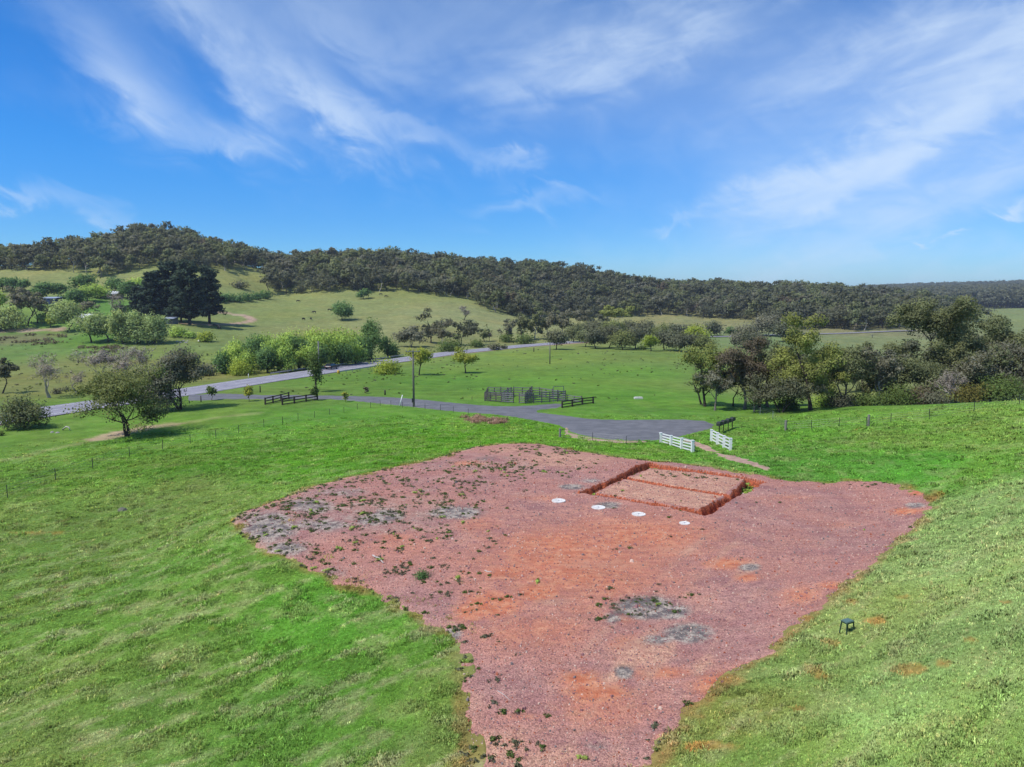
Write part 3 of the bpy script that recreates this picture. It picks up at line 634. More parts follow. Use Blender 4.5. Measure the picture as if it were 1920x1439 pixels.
# lane with turning head
x, y, z, q = patch('lane', LANE, .7, .05, None, H0, .5, 1.5)
tag(put('lane', mesh_np('lane', np.c_[x, y, z], [q], [M['lane']], smooth=True)), 'dark asphalt lane ending in a wide turning head', 'lane', None, 'structure')
def strip(line, w, zoff, cols=7, side=0., t0=0, t1=1e9, step=2.):
    """A band of width w along a world polyline (resampled), shifted sideways by `side`."""
    P = np.asarray(line); 
    s = np.r_[0, np.cumsum(np.linalg.norm(np.diff(P, axis=0), axis=1))]
    n = max(4, int(s[-1] / step)); q = np.linspace(0, s[-1], n)
    X = np.c_[np.interp(q, s, P[:, 0]), np.interp(q, s, P[:, 1])]
    for _ in range(14):
        X[1:-1] = .25 * X[:-2] + .5 * X[1:-1] + .25 * X[2:]
    ss = np.r_[0, np.cumsum(np.linalg.norm(np.diff(X, axis=0), axis=1))]
    T = np.gradient(X, axis=0); T /= np.linalg.norm(T, axis=1)[:, None]; Nn = np.c_[-T[:, 1], T[:, 0]]
    zc = H0(X[:, 0], X[:, 1])
    m = (ss >= t0) & (ss <= t1)
    o = np.linspace(-w / 2, w / 2, cols) + side
    V = X[m][:, None] + Nn[m][:, None] * o[None, :, None]; n = m.sum()
    Z = np.repeat(zc[m][:, None], cols, 1) + zoff
    V = np.c_[V.reshape(-1, 2), Z.ravel()]
    i = np.arange(n - 1)[:, None] * cols; j = np.arange(cols - 1)[None]; a = (i + j).ravel()
    return V, np.c_[a, a + 1, a + cols + 1, a + cols][:, ::-1], X, ss, Nn, zc
HW = hits([(-260,830),(-120,806),(0,788),(50,779),(100,772),(170,762),(280,746),(370,734),(480,716),(550,706),(620,695),(690,684),(760,675),(830,665),(900,657.5),(960,651.5),(1000,648),(1040,645),(1064,643),(1090,641.5)])
def hw_h(): pass
V, Fq, HX, HS, HN, HZ = strip(HW, 10.5, .22, 9)
# a low shoulder under the carriageway
sk = MB(); n = len(HX)
tag(put('highway', mesh_np('highway', V, [Fq], [M['highway']], smooth=True)), 'two-lane sealed highway crossing the valley', 'highway', None, 'structure')
Vs, Fs, *_ = strip(HW, 15.0, .0, 11)
c = np.abs(np.linspace(-1, 1, 11)); Vs[:, 2] += np.tile(np.where(c > .72, .205 - (c - .72) / .28 * .7, .205), n)
tag(put('road_shoulder', mesh_np('road_shoulder', Vs, [Fs], [M['dirt']], smooth=True)), 'pale gravel shoulder along both sides of the highway', 'road shoulder', None, 'structure')
mk = [strip(HW, .22, .245, 2, s_)[:2] for s_ in (-3.7, 3.7)]
d0 = 0
while d0 < HS[-1] - 12:
    v_, f_, *_ = strip(HW, .2, .245, 2, 0., d0, d0 + 6.5, 1.); 
    if len(f_): mk.append((v_, f_))
    d0 += 12
VV = []; FF = []; c = 0
for v_, f_ in mk: VV.append(v_); FF.append(f_ + c); c += len(v_)
tag(put('road_marking', mesh_np('road_marking', np.concatenate(VV), [np.concatenate(FF)], [M['road_paint']])), 'white edge lines and broken centre line on the highway', 'road marking', None, 'structure')
# driveway through the white gateway and the bare dirt beside the turning head
for nm, pxs, lb in (('driveway', [(1283,822),(1306,827),(1330,836),(1352,847),(1345,850),(1318,843),(1298,834),(1280,827)], 'pinkish dirt driveway leading off the turning head between the white rail fences'),
                    ('driveway', [(1333,848),(1352,852),(1385,858),(1410,865),(1432,874),(1448,881),(1430,882),(1400,874),(1370,866),(1345,857)], 'bare pink dirt driveway strip through grass behind the trench'),
                    ('dirt_verge', [(1062,803),(1068,812),(1094,819),(1130,825),(1180,828),(1225,828),(1180,832),(1120,830),(1085,825),(1062,816),(1056,808)], 'bare pinkish dirt verge along the near edge of the turning head')):
    x, y, z, q = patch(nm, hits(pxs), .2, .03 if nm != 'dirt_verge' else .08, None, H, 1.0, .8)
    tag(put(nm, mesh_np(nm, np.c_[x, y, z], [q], [M['dirt']], smooth=True)), lb, nm.replace('_', ' '), None, 'structure')
V, Fq, FX, *_ = strip(hits([(1300,633),(1340,632.5),(1400,631),(1450,629),(1520,627),(1600,625),(1660,622.5),(1720,621)]), 6., .3, 5)
tag(put('road', mesh_np('road', V, [Fq], [M['highway']], smooth=True)), 'grey highway stretch at the foot of the wooded ridge, behind the gum trees', 'road', None, 'structure')
# ------------------------------------------------------------------ trees
def unit(v): return v / (np.linalg.norm(v) + 1e-9)
def grow(rng, p, d, L, r, lev, K, segs, tips):
    n = K.get('nseg', 4) if lev < 2 else 3
    pts = [p]; rad = [r]; r1 = r * (K.get('taper', .55) if lev < K['levels'] else .25)
    for i in range(n):
        d = unit(d + rng.normal(0, K.get('wob', .16), 3) + np.array([0, 0, K.get('trop', .10)]))
        p = p + d * L / n; pts.append(p); rad.append(r + (r1 - r) * (i + 1) / n)
    segs.append((np.array(pts), np.array(rad), lev))
    if lev >= K['levels']:
        tips.append(pts[-1]); 
        if rng.random() < K.get('midtip', .6): tips.append(pts[-2])
        return
    nb = K['nb'][min(lev, len(K['nb']) - 1)]; nb = nb + rng.integers(0, 2)
    ph = rng.random() * 6.28
    for k in range(nb):
        f = rng.uniform(K.get('f0', .45), 1.0) if k else 1.0
        i = min(int(f * n), n - 1); t = f * n - i; q = pts[i] + (pts[i + 1] - pts[i]) * min(t, 1.); rr = rad[i] + (rad[i + 1] - rad[i]) * min(t, 1.)
        ang = math.radians(rng.uniform(*K['ang'])) * (.55 if k == 0 else 1.); ph += 2.4 + rng.normal(0, .4)
        a = unit(np.cross(d, [0.3, 0.1, 1.0] if abs(d[2]) < .95 else [1, 0, 0])); b = np.cross(d, a)
        nd = unit(d * math.cos(ang) + (a * math.cos(ph) + b * math.sin(ph)) * math.sin(ang))
        grow(rng, q, nd, L * K['ratio'] * rng.uniform(.75, 1.2), rr * .62, lev + 1, K, segs, tips)
KINDS = {
 # branching habit, then the leaf clumps: rc clump radius (share of height), fl flatness, per-clump leaves share, droop
 'gum':    dict(levels=3, nb=(3, 3, 2), ang=(22, 52), ratio=.66, trunk=.34, r0=.020, rc=.085, fl=.62, fill=.10, cov=2.5, asp=1.6, wob=.15),
 'gumtall':dict(levels=3, nb=(8, 3, 2), ang=(28, 62), ratio=.40, trunk=.80, r0=.020, rc=.088, fl=.75, fill=.25, cov=2.6, asp=1.6, wob=.10, f0=.16, taper=.3, nseg=7),
 'gumlow': dict(levels=3, nb=(3, 3, 2), ang=(25, 60), ratio=.68, trunk=.20, r0=.026, rc=.10, fl=.55, fill=.12, cov=2.7, asp=1.6, wob=.2, stems=3),
 'wattle': dict(levels=3, nb=(4, 3, 2), ang=(28, 66), ratio=.66, trunk=.16, r0=.030, rc=.095, fl=.42, fill=.06, cov=2.4, asp=1.5, wob=.18, trop=.04),
 'willow': dict(levels=2, nb=(4, 4, 3), ang=(20, 60), ratio=.7, trunk=.22, r0=.035, rc=.15, fl=1.0, fill=.45, cov=3.2, asp=1.8, droop=.6, wob=.2),
 'round':  dict(levels=2, nb=(4, 4, 3), ang=(22, 62), ratio=.7, trunk=.20, r0=.030, rc=.15, fl=.8, fill=.45, cov=3.0, asp=1.4, wob=.2),
 'bush':   dict(levels=2, nb=(4, 4, 3), ang=(25, 70), ratio=.75, trunk=.04, r0=.03, rc=.18, fl=.8, fill=.55, cov=3.0, asp=1.5, wob=.25, stems=4),
 'lolly':  dict(levels=2, nb=(4, 4, 3), ang=(22, 58), ratio=.62, trunk=.36, r0=.026, rc=.12, fl=.85, fill=.35, cov=2.4, asp=1.4, wob=.18),
 'dense':  dict(levels=3, nb=(4, 3, 2), ang=(24, 60), ratio=.66, trunk=.12, r0=.026, rc=.095, fl=.8, fill=.40, cov=2.8, asp=1.5, wob=.18, stems=2, trop=.06),
 'spread': dict(levels=3, nb=(4, 3, 2), ang=(24, 58), ratio=.70, trunk=.20, r0=.030, rc=.085, fl=.55, fill=.15, cov=2.3, asp=1.5, wob=.16, trop=.10, stems=2),
 'poplar': dict(levels=2, nb=(7, 3, 2), ang=(12, 30), ratio=.34, trunk=.65, r0=.022, rc=.09, fl=1.2, fill=.4, cov=3., asp=1.4, wob=.08, f0=.15),
 'bare':   dict(levels=4, nb=(3, 3, 3, 2), ang=(14, 38), ratio=.72, trunk=.20, r0=.034, rc=.06, fl=.9, fill=.3, cov=.40, asp=9., wob=.10, trop=.04, twig=True),
 'sapling':dict(levels=2, nb=(4, 3, 2), ang=(15, 45), ratio=.55, trunk=.38, r0=.018, rc=.14, fl=1.0, fill=.25, cov=2.2, asp=1.5, wob=.15),
}
def leaves_at(rng, C, RC, fl, n, size, asp, droop, tint, up=.5):
    """n leaves scattered through every clump; returns quads and the clump's shade."""
    m = len(C); idx = rng.integers(0, m, n)
    g = rng.normal(0, 1, (n, 3)); g /= np.linalg.norm(g, axis=1)[:, None]; rr = rng.random(n)[:, None] ** .45
    off = g * rr * RC[idx][:, None]; off[:, 2] *= fl
    if droop: off[:, 2] -= np.abs(rng.normal(0, droop, n)) * RC[idx] * .9
    P = C[idx] + off
    nrm = g * .6 + rng.normal(0, .6, (n, 3)); nrm[:, 2] += up; nrm /= np.linalg.norm(nrm, axis=1)[:, None]
    t = rng.normal(0, 1, (n, 3)); 
    if droop: t = t * .35 + np.array([0, 0, -1.])
    t -= (t * nrm).sum(1)[:, None] * nrm; t /= np.linalg.norm(t, axis=1)[:, None] + 1e-9; b = np.cross(nrm, t)
    s = size * rng.uniform(.6, 1.35, n)[:, None]; w = s * .5; l = s * .5 * asp
    leaves_at.nrm = np.repeat(g * .75 + np.array([0, 0, .45]) + rng.normal(0, .12, (n, 3)), 4, 0)
    V = np.stack([P - t * l, P + b * w * .9 - t * l * .1, P + t * l, P - b * w * .9 + t * l * .05], 1).reshape(-1, 3)
    ti = np.repeat(np.clip(tint[idx] + rng.normal(0, .10, n), 0, 1), 4)
    return V, np.arange(n * 4).reshape(n, 4), ti
def tree_mesh(rng, kind, Hh, Wd, leaf, mats, maxleaf=9000, cov=None, sides=6, dens=1.0, flat_top=False):
    """Returns (trunk mesh, crown mesh) of a tree of height Hh and width Wd standing at the origin."""
    K = KINDS[kind]; segs = []; tips = []
    stems = K.get('stems', 1)
    for s in range(stems):
        d = unit(np.array([rng.normal(0, .10 + .28 * (stems > 1)), rng.normal(0, .10 + .28 * (stems > 1)), 1.]))
        grow(rng, np.array([rng.normal(0, .004 * stems), rng.normal(0, .004 * stems), 0.]) * (stems > 1), d, K['trunk'] + .02, K['r0'] / math.sqrt(stems), 0, K, segs, tips)
    T = np.array(tips); rc = K['rc']
    zmax = T[:, 2].max() + rc * K['fl'] * .7; sz = Hh / zmax
    lo = np.percentile(T[:, :2], 4, axis=0); hi = np.percentile(T[:, :2], 96, axis=0); wx = (hi - lo) + rc * sz / max(sz, 1e-6) * 1.2
    cx = (lo + hi) / 2
    sxy = np.array([max(Wd, .1) / wx[0], max(Wd, .1) / wx[1]])
    if K.get('twig'): sxy = np.minimum(sxy, sz * 1.35)
    def warp(P):
        f = np.clip(P[:, 2] / (K['trunk'] * .8 + .05), 0, 1)[:, None]
        return np.c_[(P[:, :2] - cx * f) * (sxy * f + (1 - f) * np.minimum(sxy, sz)), P[:, 2] * sz]
    mb = MB()
    for P, R, lev in segs:
        if lev == 0: P = P.copy(); R = R * np.r_[1.35, np.ones(len(R) - 1)]; P[0, 2] -= .03
        mb.tube(warp(P), np.maximum(R * Hh * (1.0 if lev < 2 else .75), .012), max(3, sides - lev), cap=False)
    C = warp(T); RC = np.full(len(C), rc * (sz * .5 + sxy.mean() * .5)) * rng.uniform(.65, 1.3, len(C))
    if K['fill'] > 0:                       # inner clumps between limb and tip
        n = int(len(C) * K['fill']); i = rng.integers(0, len(C), n); cen = C.mean(0)
        C2 = C[i] + (cen - C[i]) * rng.uniform(.15, .6, n)[:, None]; C = np.r_[C, C2]; RC = np.r_[RC, RC[i] * 1.1]
    tint = np.clip(rng.normal(.5, .22, len(C)), 0, 1)
    area = math.pi * .25 * Wd * Hh * (1 - K['trunk'] * .7)
    n = int(min(maxleaf, dens * (cov or K['cov']) * area * 2.2 / (leaf * leaf * K['asp'] * .5)))
    V, F, ti = leaves_at(rng, C, RC, K['fl'], max(n, 60), leaf, K['asp'], K.get('droop', 0), tint, .15 if K.get('twig') else .5)
    keep = np.repeat(V.reshape(-1, 4, 3)[:, :, 2].min(1) > .03 * Hh * (kind != 'bush'), 4)
    nr_ = leaves_at.nrm[keep]; V = V[keep]; ti = ti[keep]; F = np.arange(len(V)).reshape(-1, 4)
    tm = mb.mesh('trunk', mats[0], True); cm = mesh_np('crown', V, [F], [mats[1]]); fattr(cm, 'tint', ti); fattr(cm, 'nrm', nr_, 'FLOAT_VECTOR')
    return tm, cm
def pine_mesh(rng, Hh, Wd, leaf, mats, maxleaf=15000):
    mb = MB(); lean = rng.normal(0, .02, 2)
    tr = np.array([(lean[0] * z * Hh, lean[1] * z * Hh, z * Hh) for z in np.linspace(-.01, .96, 8)]); mb.tube(tr, np.linspace(.028, .005, 8) * Hh, 7, False)
    C = []; RC = []
    for i in range(120):
        z = rng.uniform(.12, .98); a = rng.random() * 6.28; reach = Wd * .5 * (1.05 - z ** 2.2 * .75) * rng.uniform(.55, 1.1)
        p0 = np.array([lean[0] * z * Hh, lean[1] * z * Hh, z * Hh]); p1 = p0 + np.array([math.cos(a) * reach, math.sin(a) * reach, rng.uniform(.0, .10) * Hh])
        mb.tube([p0, p0 * .5 + p1 * .5 + [0, 0, -.01 * Hh], p1], [.006 * Hh, .005 * Hh, .002 * Hh], 4, False)
        for f in (.5, .8, 1.): C.append(p0 + (p1 - p0) * f + rng.normal(0, .01 * Hh, 3)); RC.append(Hh * .062 * rng.uniform(.7, 1.35))
    C = np.array(C); RC = np.array(RC); tint = np.clip(rng.normal(.45, .22, len(C)), 0, 1)
    V, F, ti = leaves_at(rng, C, RC, .6, int(maxleaf * 1.5), leaf, 1.8, 0, tint)
    cm = mesh_np('crown', V, [F], [mats[1]]); fattr(cm, 'tint', ti); fattr(cm, 'nrm', leaves_at.nrm, 'FLOAT_VECTOR')
    return mb.mesh('trunk', mats[0], True), cm
B = {'grey': mat_bark('grey_bark', lin(96, 88, 82), lin(140, 132, 124)), 'dark': mat_bark('dark_bark', lin(52, 46, 42), lin(84, 76, 68)),
     'pale': mat_bark('pale_gum_bark', lin(150, 142, 132), lin(196, 188, 178)), 'bare': mat_bark('bare_grey_twigs', lin(140, 130, 120), lin(178, 168, 154))}
LF = {
 'gum': mat_leaf('gum_leaf', (0.198, 0.227, 0.116)), 'gumdark': mat_leaf('dark_gum_leaf', (0.156, 0.168, 0.112)), 'gumgrey': mat_leaf('grey_gum_leaf', (0.226, 0.229, 0.171)),
 'gumyel': mat_leaf('yellow_green_gum_leaf', (0.280, 0.318, 0.097)), 'gumred': mat_leaf('reddish_gum_leaf', (.175, .150, .110)),
 'wattle': mat_leaf('olive_wattle_leaf', (0.209, 0.248, 0.101)), 'wattleyel': mat_leaf('golden_wattle_leaf', (0.185, 0.172, 0.052)), 'wattledark': mat_leaf('dark_wattle_leaf', (0.168, 0.183, 0.120)),
 'willow': mat_leaf('willow_leaf', (0.352, 0.497, 0.118), .4), 'willowpale': mat_leaf('pale_willow_leaf', (0.316, 0.408, 0.172), .35), 'willowdark': mat_leaf('deep_green_leaf', (0.139, 0.244, 0.091), .4),
 'lime': mat_leaf('lime_leaf', (0.327, 0.408, 0.067), .3), 'limeyel': mat_leaf('yellow_green_leaf', (0.363, 0.408, 0.080), .3), 'pine': mat_leaf('pine_needle', (0.047, 0.074, 0.049), .45, (1.2, 1.1, .9), .08),
 'bushgreen': mat_leaf('shrub_leaf', (0.129, 0.188, 0.057)), 'bushgrey': mat_leaf('grey_shrub_leaf', (.165, .170, .115)), 'twig': mat_leaf('grey_twig', (.34, .31, .275), .3, (1.05, .98, .9), .05),
 'brown': mat_leaf('brown_heath_leaf', (.175, .148, .110), .35),
}
RNG = np.random.default_rng(11)
def tree(kind, leafm, bark, u, v, top, wpx, label, cat='tree', name=None, group=None, D=None, cov=None, maxleaf=9000, dens=1.35):
    p = hit(u, v) if D is None else at(u, D)
    D = math.hypot(p[0], p[1]); D2 = p[1] * math.cos(PITCH) - (p[2] - CAMZ) * math.sin(PITCH)
    _, vb = project(p); Hh = (float(vb) - top) / FPX * D2 * 1.01; Wd = wpx / FPX * D2
    rng = np.random.default_rng(int(u * 7 + top * 13 + wpx))
    leaf = max(.13, D / 734 * 1.2) if kind != 'bare' else max(.05, D / 734 * .36)
    maxleaf = int(maxleaf * 1.5)
    if kind == 'pine': tm, cm = pine_mesh(rng, Hh, Wd, leaf, (B[bark], LF[leafm]), maxleaf)
    else: tm, cm = tree_mesh(rng, kind, Hh, Wd, leaf, (B[bark], LF[leafm]), maxleaf, cov, 6, dens)
    nm = name or {'bush': 'shrub', 'bare': 'bare_tree', 'gumtall': 'gum_tree', 'pine': 'pine_tree', 'willow': 'willow_tree', 'gum': 'gum_tree', 'gumlow': 'gum_tree', 'wattle': 'wattle_tree', 'sapling': 'sapling', 'poplar': 'poplar_tree'}.get(kind, 'tree')
    e = tag(empty(nm, p), label, cat, group); tm.name = 'trunk'; 
    put('stem' if kind == 'bush' else 'trunk', tm, e); put('foliage' if kind == 'bush' else ('twigs' if kind == 'bare' else 'crown'), cm, e)
    return e
# --- near left
tree('spread','wattle','dark',236,818,688,144,'spreading olive tree in the near left paddock, casting its shadow across the worn track',maxleaf=24000,dens=1.5)
tree('spread','gumgrey','dark',338,768,650,96,'grey-green dense tree between the highway and the spreading olive tree',maxleaf=22000,dens=1.7)
tree('dense','gumgrey','dark',292,772,684,78,'smaller dark tree tucked behind the spreading olive tree',maxleaf=7000)
tree('dense','gum','dark',48,803,736,98,'bushy multi-stemmed olive tree by the highway near the left edge',maxleaf=15000)
tree('gum','gumdark','dark',4,738,672,48,'dark narrow gum tree cut by the left edge of the photo, across the highway')
tree('bare','twig','bare',93,746,660,78,'leafless pale tree with a forked trunk standing alone across the highway',maxleaf=6000,cov=.3)
tree('bare','twig','bare',145,738,690,36,'small leafless tree right of the forked leafless tree',maxleaf=3000,cov=.3)
tree('bare','twig','bare',192,728,655,100,'wide leafless grey tree with an umbrella crown across the highway',maxleaf=14000,cov=.42)
tree('bare','twig','bare',258,722,646,92,'dense grey twiggy tree behind the spreading olive tree',maxleaf=14000,cov=.3)
tree('bare','twig','bare',228,730,664,60,'grey twiggy tree between the umbrella-crowned bare tree and the olive tree',maxleaf=8000,cov=.42)
tree('bush','wattledark','dark',125,734,725,18,'round dark shrub beside the roadside left of the olive tree','shrub')
tree('bush','bushgrey','dark',107,739,729,20,'low grey shrub beside the round dark shrub','shrub')
tree('bush','brown','dark',178,736,721,22,'brownish shrub at the foot of the bare trees','shrub')
tree('bush','bushgreen','dark',2,818,808,12,'dark shrub at the left edge below the bushy multi-stemmed tree','shrub')
tree('bush','bushgreen','dark',345,680,655,42,'yellowish green shrub beyond the dark dense tree','shrub')
tree('bush','bushgrey','dark',385,705,690,44,'dry grey shrub on the verge right of the dark dense tree','shrub')
# --- willow belt behind the highway
WB = 'leafy green trees in the belt along the far side of the highway'
for i, (u, tp, w, D, lm) in enumerate([(415,655,36,196,'willowdark'),(432,640,46,200,'willow'),(452,634,46,216,'willow'),(474,626,48,212,'willowdark'),(497,620,52,224,'willow'),(520,628,50,204,'willow'),(540,614,54,232,'willow'),(560,622,50,210,'willowdark'),
      (582,612,54,238,'willow'),(602,618,50,218,'willow'),(622,611,54,246,'willow'),(640,620,50,226,'willow'),(660,614,50,250,'willow'),(678,622,48,236,'willowdark'),(640,640,40,222,'willowdark'),(575,640,40,206,'willow'),(600,642,40,212,'willowdark'),(500,645,42,198,'willowdark'),(455,655,40,196,'willow'),(535,644,40,200,'willow'),(666,640,36,228,'willow')]):
    tree('willow', lm, 'dark', u, 0, tp, w, 'green rounded tree in the dense roadside belt behind the guard rail', 'tree', 'willow_tree', WB, D, maxleaf=4200)
tree('poplar','willowdark','dark',697,0,598,46,'tall blue-green poplar rising at the right end of the roadside belt',D=252,maxleaf=6000)
tree('willow','willowdark','dark',728,0,626,38,'dark green rounded tree ending the roadside belt on the right',D=262)
tree('bush','lime','dark',455,704,677,46,'bright lime green shrub on the verge in front of the roadside belt','shrub')
tree('bush','willow','dark',428,700,680,28,'leafy green shrub left of the bright lime shrub on the verge','shrub')
tree('dense','bushgreen','dark',593,735,654,14,'slim upright tree with a dark forked trunk between the lane and the highway',maxleaf=3500,name='tree')
tree('sapling','bushgreen','dark',590,751,722,17,'leafy sapling by the right end of the dark rail fence','sapling')
tree('sapling','limeyel','dark',648,754,735,14,'yellow-green young tree beside the lane','sapling')
tree('sapling','limeyel','dark',467,753,724,20,'yellow-green sapling left of the dark rail fences','sapling')
tree('sapling','bushgreen','dark',397,751,723,19,'dark green young tree where the lane joins the highway','sapling')
tree('sapling','bushgrey','grey',687,738,725,11,'tiny grey-green sapling standing alone in the meadow between the two roads','sapling')
tree('bush','lime','dark',724,702,676,52,'broad lime green shrub at the highway edge by the guard rail','shrub',maxleaf=3500)
tree('lolly','limeyel','dark',786,704,652,48,'yellow-green tree behind the timber power pole',maxleaf=4000)
tree('lolly','limeyel','dark',873,700,652,44,'yellow-green round tree on a clear trunk in the meadow, right of the power pole',maxleaf=3200)
# --- gums behind the highway, centre
tree('gumtall','gumdark','dark',808,0,578,42,'tall dark gum tree behind the highway right of the roadside belt',D=335)
tree('gumtall','gumgrey','pale',830,0,598,46,'grey thin gum tree beside the tall dark gum',D=325)
tree('gumtall','gumdark','grey',866,0,600,62,'wide spreading gum tree behind the highway with bare lower stems',D=330)
tree('gumlow','gumgrey','grey',770,0,612,62,'low greyish tree between the roadside belt and the tall dark gum',D=310)
tree('gumtall','gum','dark',908,641,610,24,'small lone gum tree right of the wide spreading gum')
tree('bare','twig','dark',918,640,622,18,'small dead tree beside the small lone gum')
tree('bush','bushgreen','dark',845,660,640,60,'dark undergrowth shrub beneath the gums at the highway edge','shrub')
tree('bush','bushgreen','dark',895,652,640,34,'dark roadside shrub where the highway passes the lone gum','shrub')
tree('bare','twig','dark',871,601,574,34,'dead grey tree standing on the hill paddock above the gums',maxleaf=500)
tree('bush','bushgrey','dark',927,657,643,20,'thin grey shrub on the near edge of the highway','shrub')
tree('bush','bushgrey','dark',944,655,645,12,'small grey shrub right of the thin grey roadside shrub','shrub')
for a in [(952,0,596,34,'gumgrey',352,'pale grey gum tree leading the roadside group beyond the lone gum'),(978,0,588,34,'gum',360,'olive gum tree second in the roadside group beyond the lone gum'),(1003,0,577,44,'gum',366,'tallest olive gum of the roadside group beyond the meadow'),(1030,0,584,40,'gumgrey',372,'grey gum with pale trunks right of the tallest roadside gum'),(1053,0,580,44,'gumgrey',380,'grey gum at the right end of the roadside group beyond the meadow')]:
    tree('gumtall', a[4], 'pale', a[0], 0, a[2], a[3], a[6], D=a[5])
tree('bush','bushgreen','dark',985,645,632,50,'low green shrub mass at the feet of the roadside gums','shrub')
tree('bush','bushgreen','dark',950,642,626,26,'dark green shrub below the pale grey gum','shrub')
tree('round','wattledark','dark',1043,656,620,44,'round dark tree with its shadow beside the far end of the highway')
# --- wattle thicket
WT = 'dark olive trees of the thicket beyond the meadow'
for (u, tp, w, D, lm) in [(1098,622,40,318,'gum'),(1118,618,46,306,'wattledark'),(1142,616,48,312,'wattledark'),(1168,620,48,300,'wattle'),(1192,616,46,308,'wattledark'),(1246,620,48,300,'wattledark'),(1274,624,50,292,'wattledark'),(1300,626,46,290,'wattledark'),(1322,630,40,285,'wattle'),
      (1090,606,44,380,'gum'),(1120,602,50,372,'wattledark'),(1150,604,54,366,'wattle'),(1182,603,50,376,'wattledark'),(1212,606,50,368,'wattledark'),(1242,608,50,360,'wattle'),(1272,608,46,370,'wattledark'),(1076,612,36,350,'gum')]:
    tree('round', lm, 'dark', u, 0, tp, w, 'dark olive tree in the thicket between the meadow and the wooded ridge', 'tree', 'wattle_tree', WT, D, maxleaf=2200)
tree('round','lime','dark',1221,0,626,30,'lime green tree standing out at the front of the dark thicket',D=292)
tree('round','lime','dark',1305,0,612,50,'wide lime green tree behind the right part of the dark thicket',D=340)
tree('bush','bushgreen','dark',1204,657,646,14,'small grey-green shrub in front of the dark thicket','shrub')
tree('gum','gumyel','pale',1155,0,574,58,'yellowish gum tree in front of the wooded ridge above the thicket',D=470)
tree('gum','gumgrey','grey',1090,0,582,44,'greyish gum tree behind the left end of the thicket',D=430)
tree('gum','gumdark','grey',1120,0,588,40,'dark gum tree left of the yellowish gum',D=440)
tree('round','willowdark','dark',1370,0,612,20,'small deep green round bush beside the far road',D=430,cat='tree')
for (u, tp, w, D, lm, lb) in [(1335,606,44,420,'wattledark','dark tree at the right end of the thicket near the far road'),(1400,606,60,330,'gumgrey','grey spreading tree rising behind the reddish-topped gum'),(1440,592,60,420,'gumgrey','grey bushy tree below the ridge, left of the yellow-green gum'),(1415,622,50,270,'wattledark','dark olive tree right behind the reddish-topped gum'),(1470,606,50,380,'wattledark','dark tree below the ridge, behind the yellow-green gum')]:
    tree('round', lm, 'grey', u, 0, tp, w, lb, D=D)
# --- hill paddock
tree('round','willowdark','dark',642,601,567,44,'lone round green tree in the middle of the hill paddock')
tree('round','willowdark','dark',681,561,541,25,'small round tree near the top of the hill paddock')
HDG = 'dark green bushes of the hedge right of the pines'
for (u, v, tp, w) in [(428,566,549,22),(445,567,551,22),(462,565,548,24),(480,562,546,22),(497,560,543,24),(412,568,548,22)]:
    tree('bush', 'willowdark', 'dark', u, v, tp, w, 'dark green bush in the hedge right of the big pines', 'bush', 'bush', HDG, maxleaf=900)
tree('bush','bushgrey','dark',450,540,529,38,'low grey scrub patch on the hill right of the pines','shrub')
# --- homestead on the left
for (u, v, tp, w, lb) in [(290,603,514,52,'dark pine at the left of the big pine group'),(320,602,498,64,'dark pine second from the left in the big pine group'),(356,609,497,66,'tallest dark pine in the middle of the big pine group'),(393,607,510,58,'dark pine at the right end of the big pine group'),(340,605,540,46,'lower dark pine filling the front of the big pine group'),(262,592,541,38,'smaller conical dark pine left of the big pine group')]:
    tree('pine', 'pine', 'dark', u, v, tp, w, lb, maxleaf=6500)
for (u, v, tp, w, lm, lb) in [(172,643,592,64,'willowpale','pale green willow at the left end of the willow row'),(203,641,586,56,'willowpale','pale green willow second from the left in the willow row'),(231,645,581,58,'willowpale','tallest pale green willow in the middle of the row'),(259,644,586,52,'willowpale','pale green willow fourth along the row'),(287,645,588,52,'willowpale','pale green willow at the right end of the willow row')]:
    tree('round', lm, 'dark', u, v, tp, w, lb, 'tree', 'willow_tree', maxleaf=4500)
for a in [('round','willowpale',126,623,566,64,'broad pale green tree with a dark trunk by the left homestead road'),('willow','willowpale',14,619,572,76,'large drooping pale green tree at the left edge by the homestead road'),('gum','gumgrey',50,612,540,58,'tall grey gum tree left of the blue shed'),('gum','gum',70,606,548,34,'slender gum tree close left of the blue shed'),
          ('round','willowdark',6,548,522,30,'dark green tree at the left edge above the homestead'),('round','willowdark',26,548,520,30,'dark green tree second from the left edge above the homestead'),('round','willowdark',44,548,523,26,'dark green tree third from the left edge above the homestead'),
          ('round','willowdark',82,561,530,40,'dark green tree directly behind the blue shed'),('round','willowdark',108,558,532,36,'dark tree behind the right end of the blue shed'),('round','willowdark',142,570,544,46,'round dark green tree right of the blue shed'),('round','willow',166,566,534,44,'mid green tree right behind the round dark green tree'),('round','willow',188,560,534,44,'green tree left of the white homestead roof'),
          ('round','willowdark',158,543,516,50,'dark green tree above the green homestead trees'),('round','willowdark',240,560,526,36,'dark green tree right of the white homestead roof'),('round','willow',262,556,520,38,'light green tree between the homestead roof and the pines'),('bare','twig',222,598,548,36,'leafless grey tree below the white homestead roof'),
          ('round','willowdark',235,597,574,40,'green bushy tree below the leafless homestead tree'),('round','willowdark',282,565,525,36,'deep green tree just left of the pines'),('gumlow','gumgrey',165,590,566,34,'brownish bushy tree right of the broad pale green tree'),('round','willow',80,607,590,20,'small green tree on the lawn below the blue shed'),('round','lime',94,614,590,20,'small lime green tree on the lawn below the blue shed'),('round','willow',2,588,545,24,'green tree at the left edge above the drooping pale tree'),('round','willowdark',215,548,522,40,'dark green tree behind the white homestead roof')]:
    tree(a[0], a[1], 'dark', a[2], a[3], a[4], a[5], a[6], maxleaf=2500)
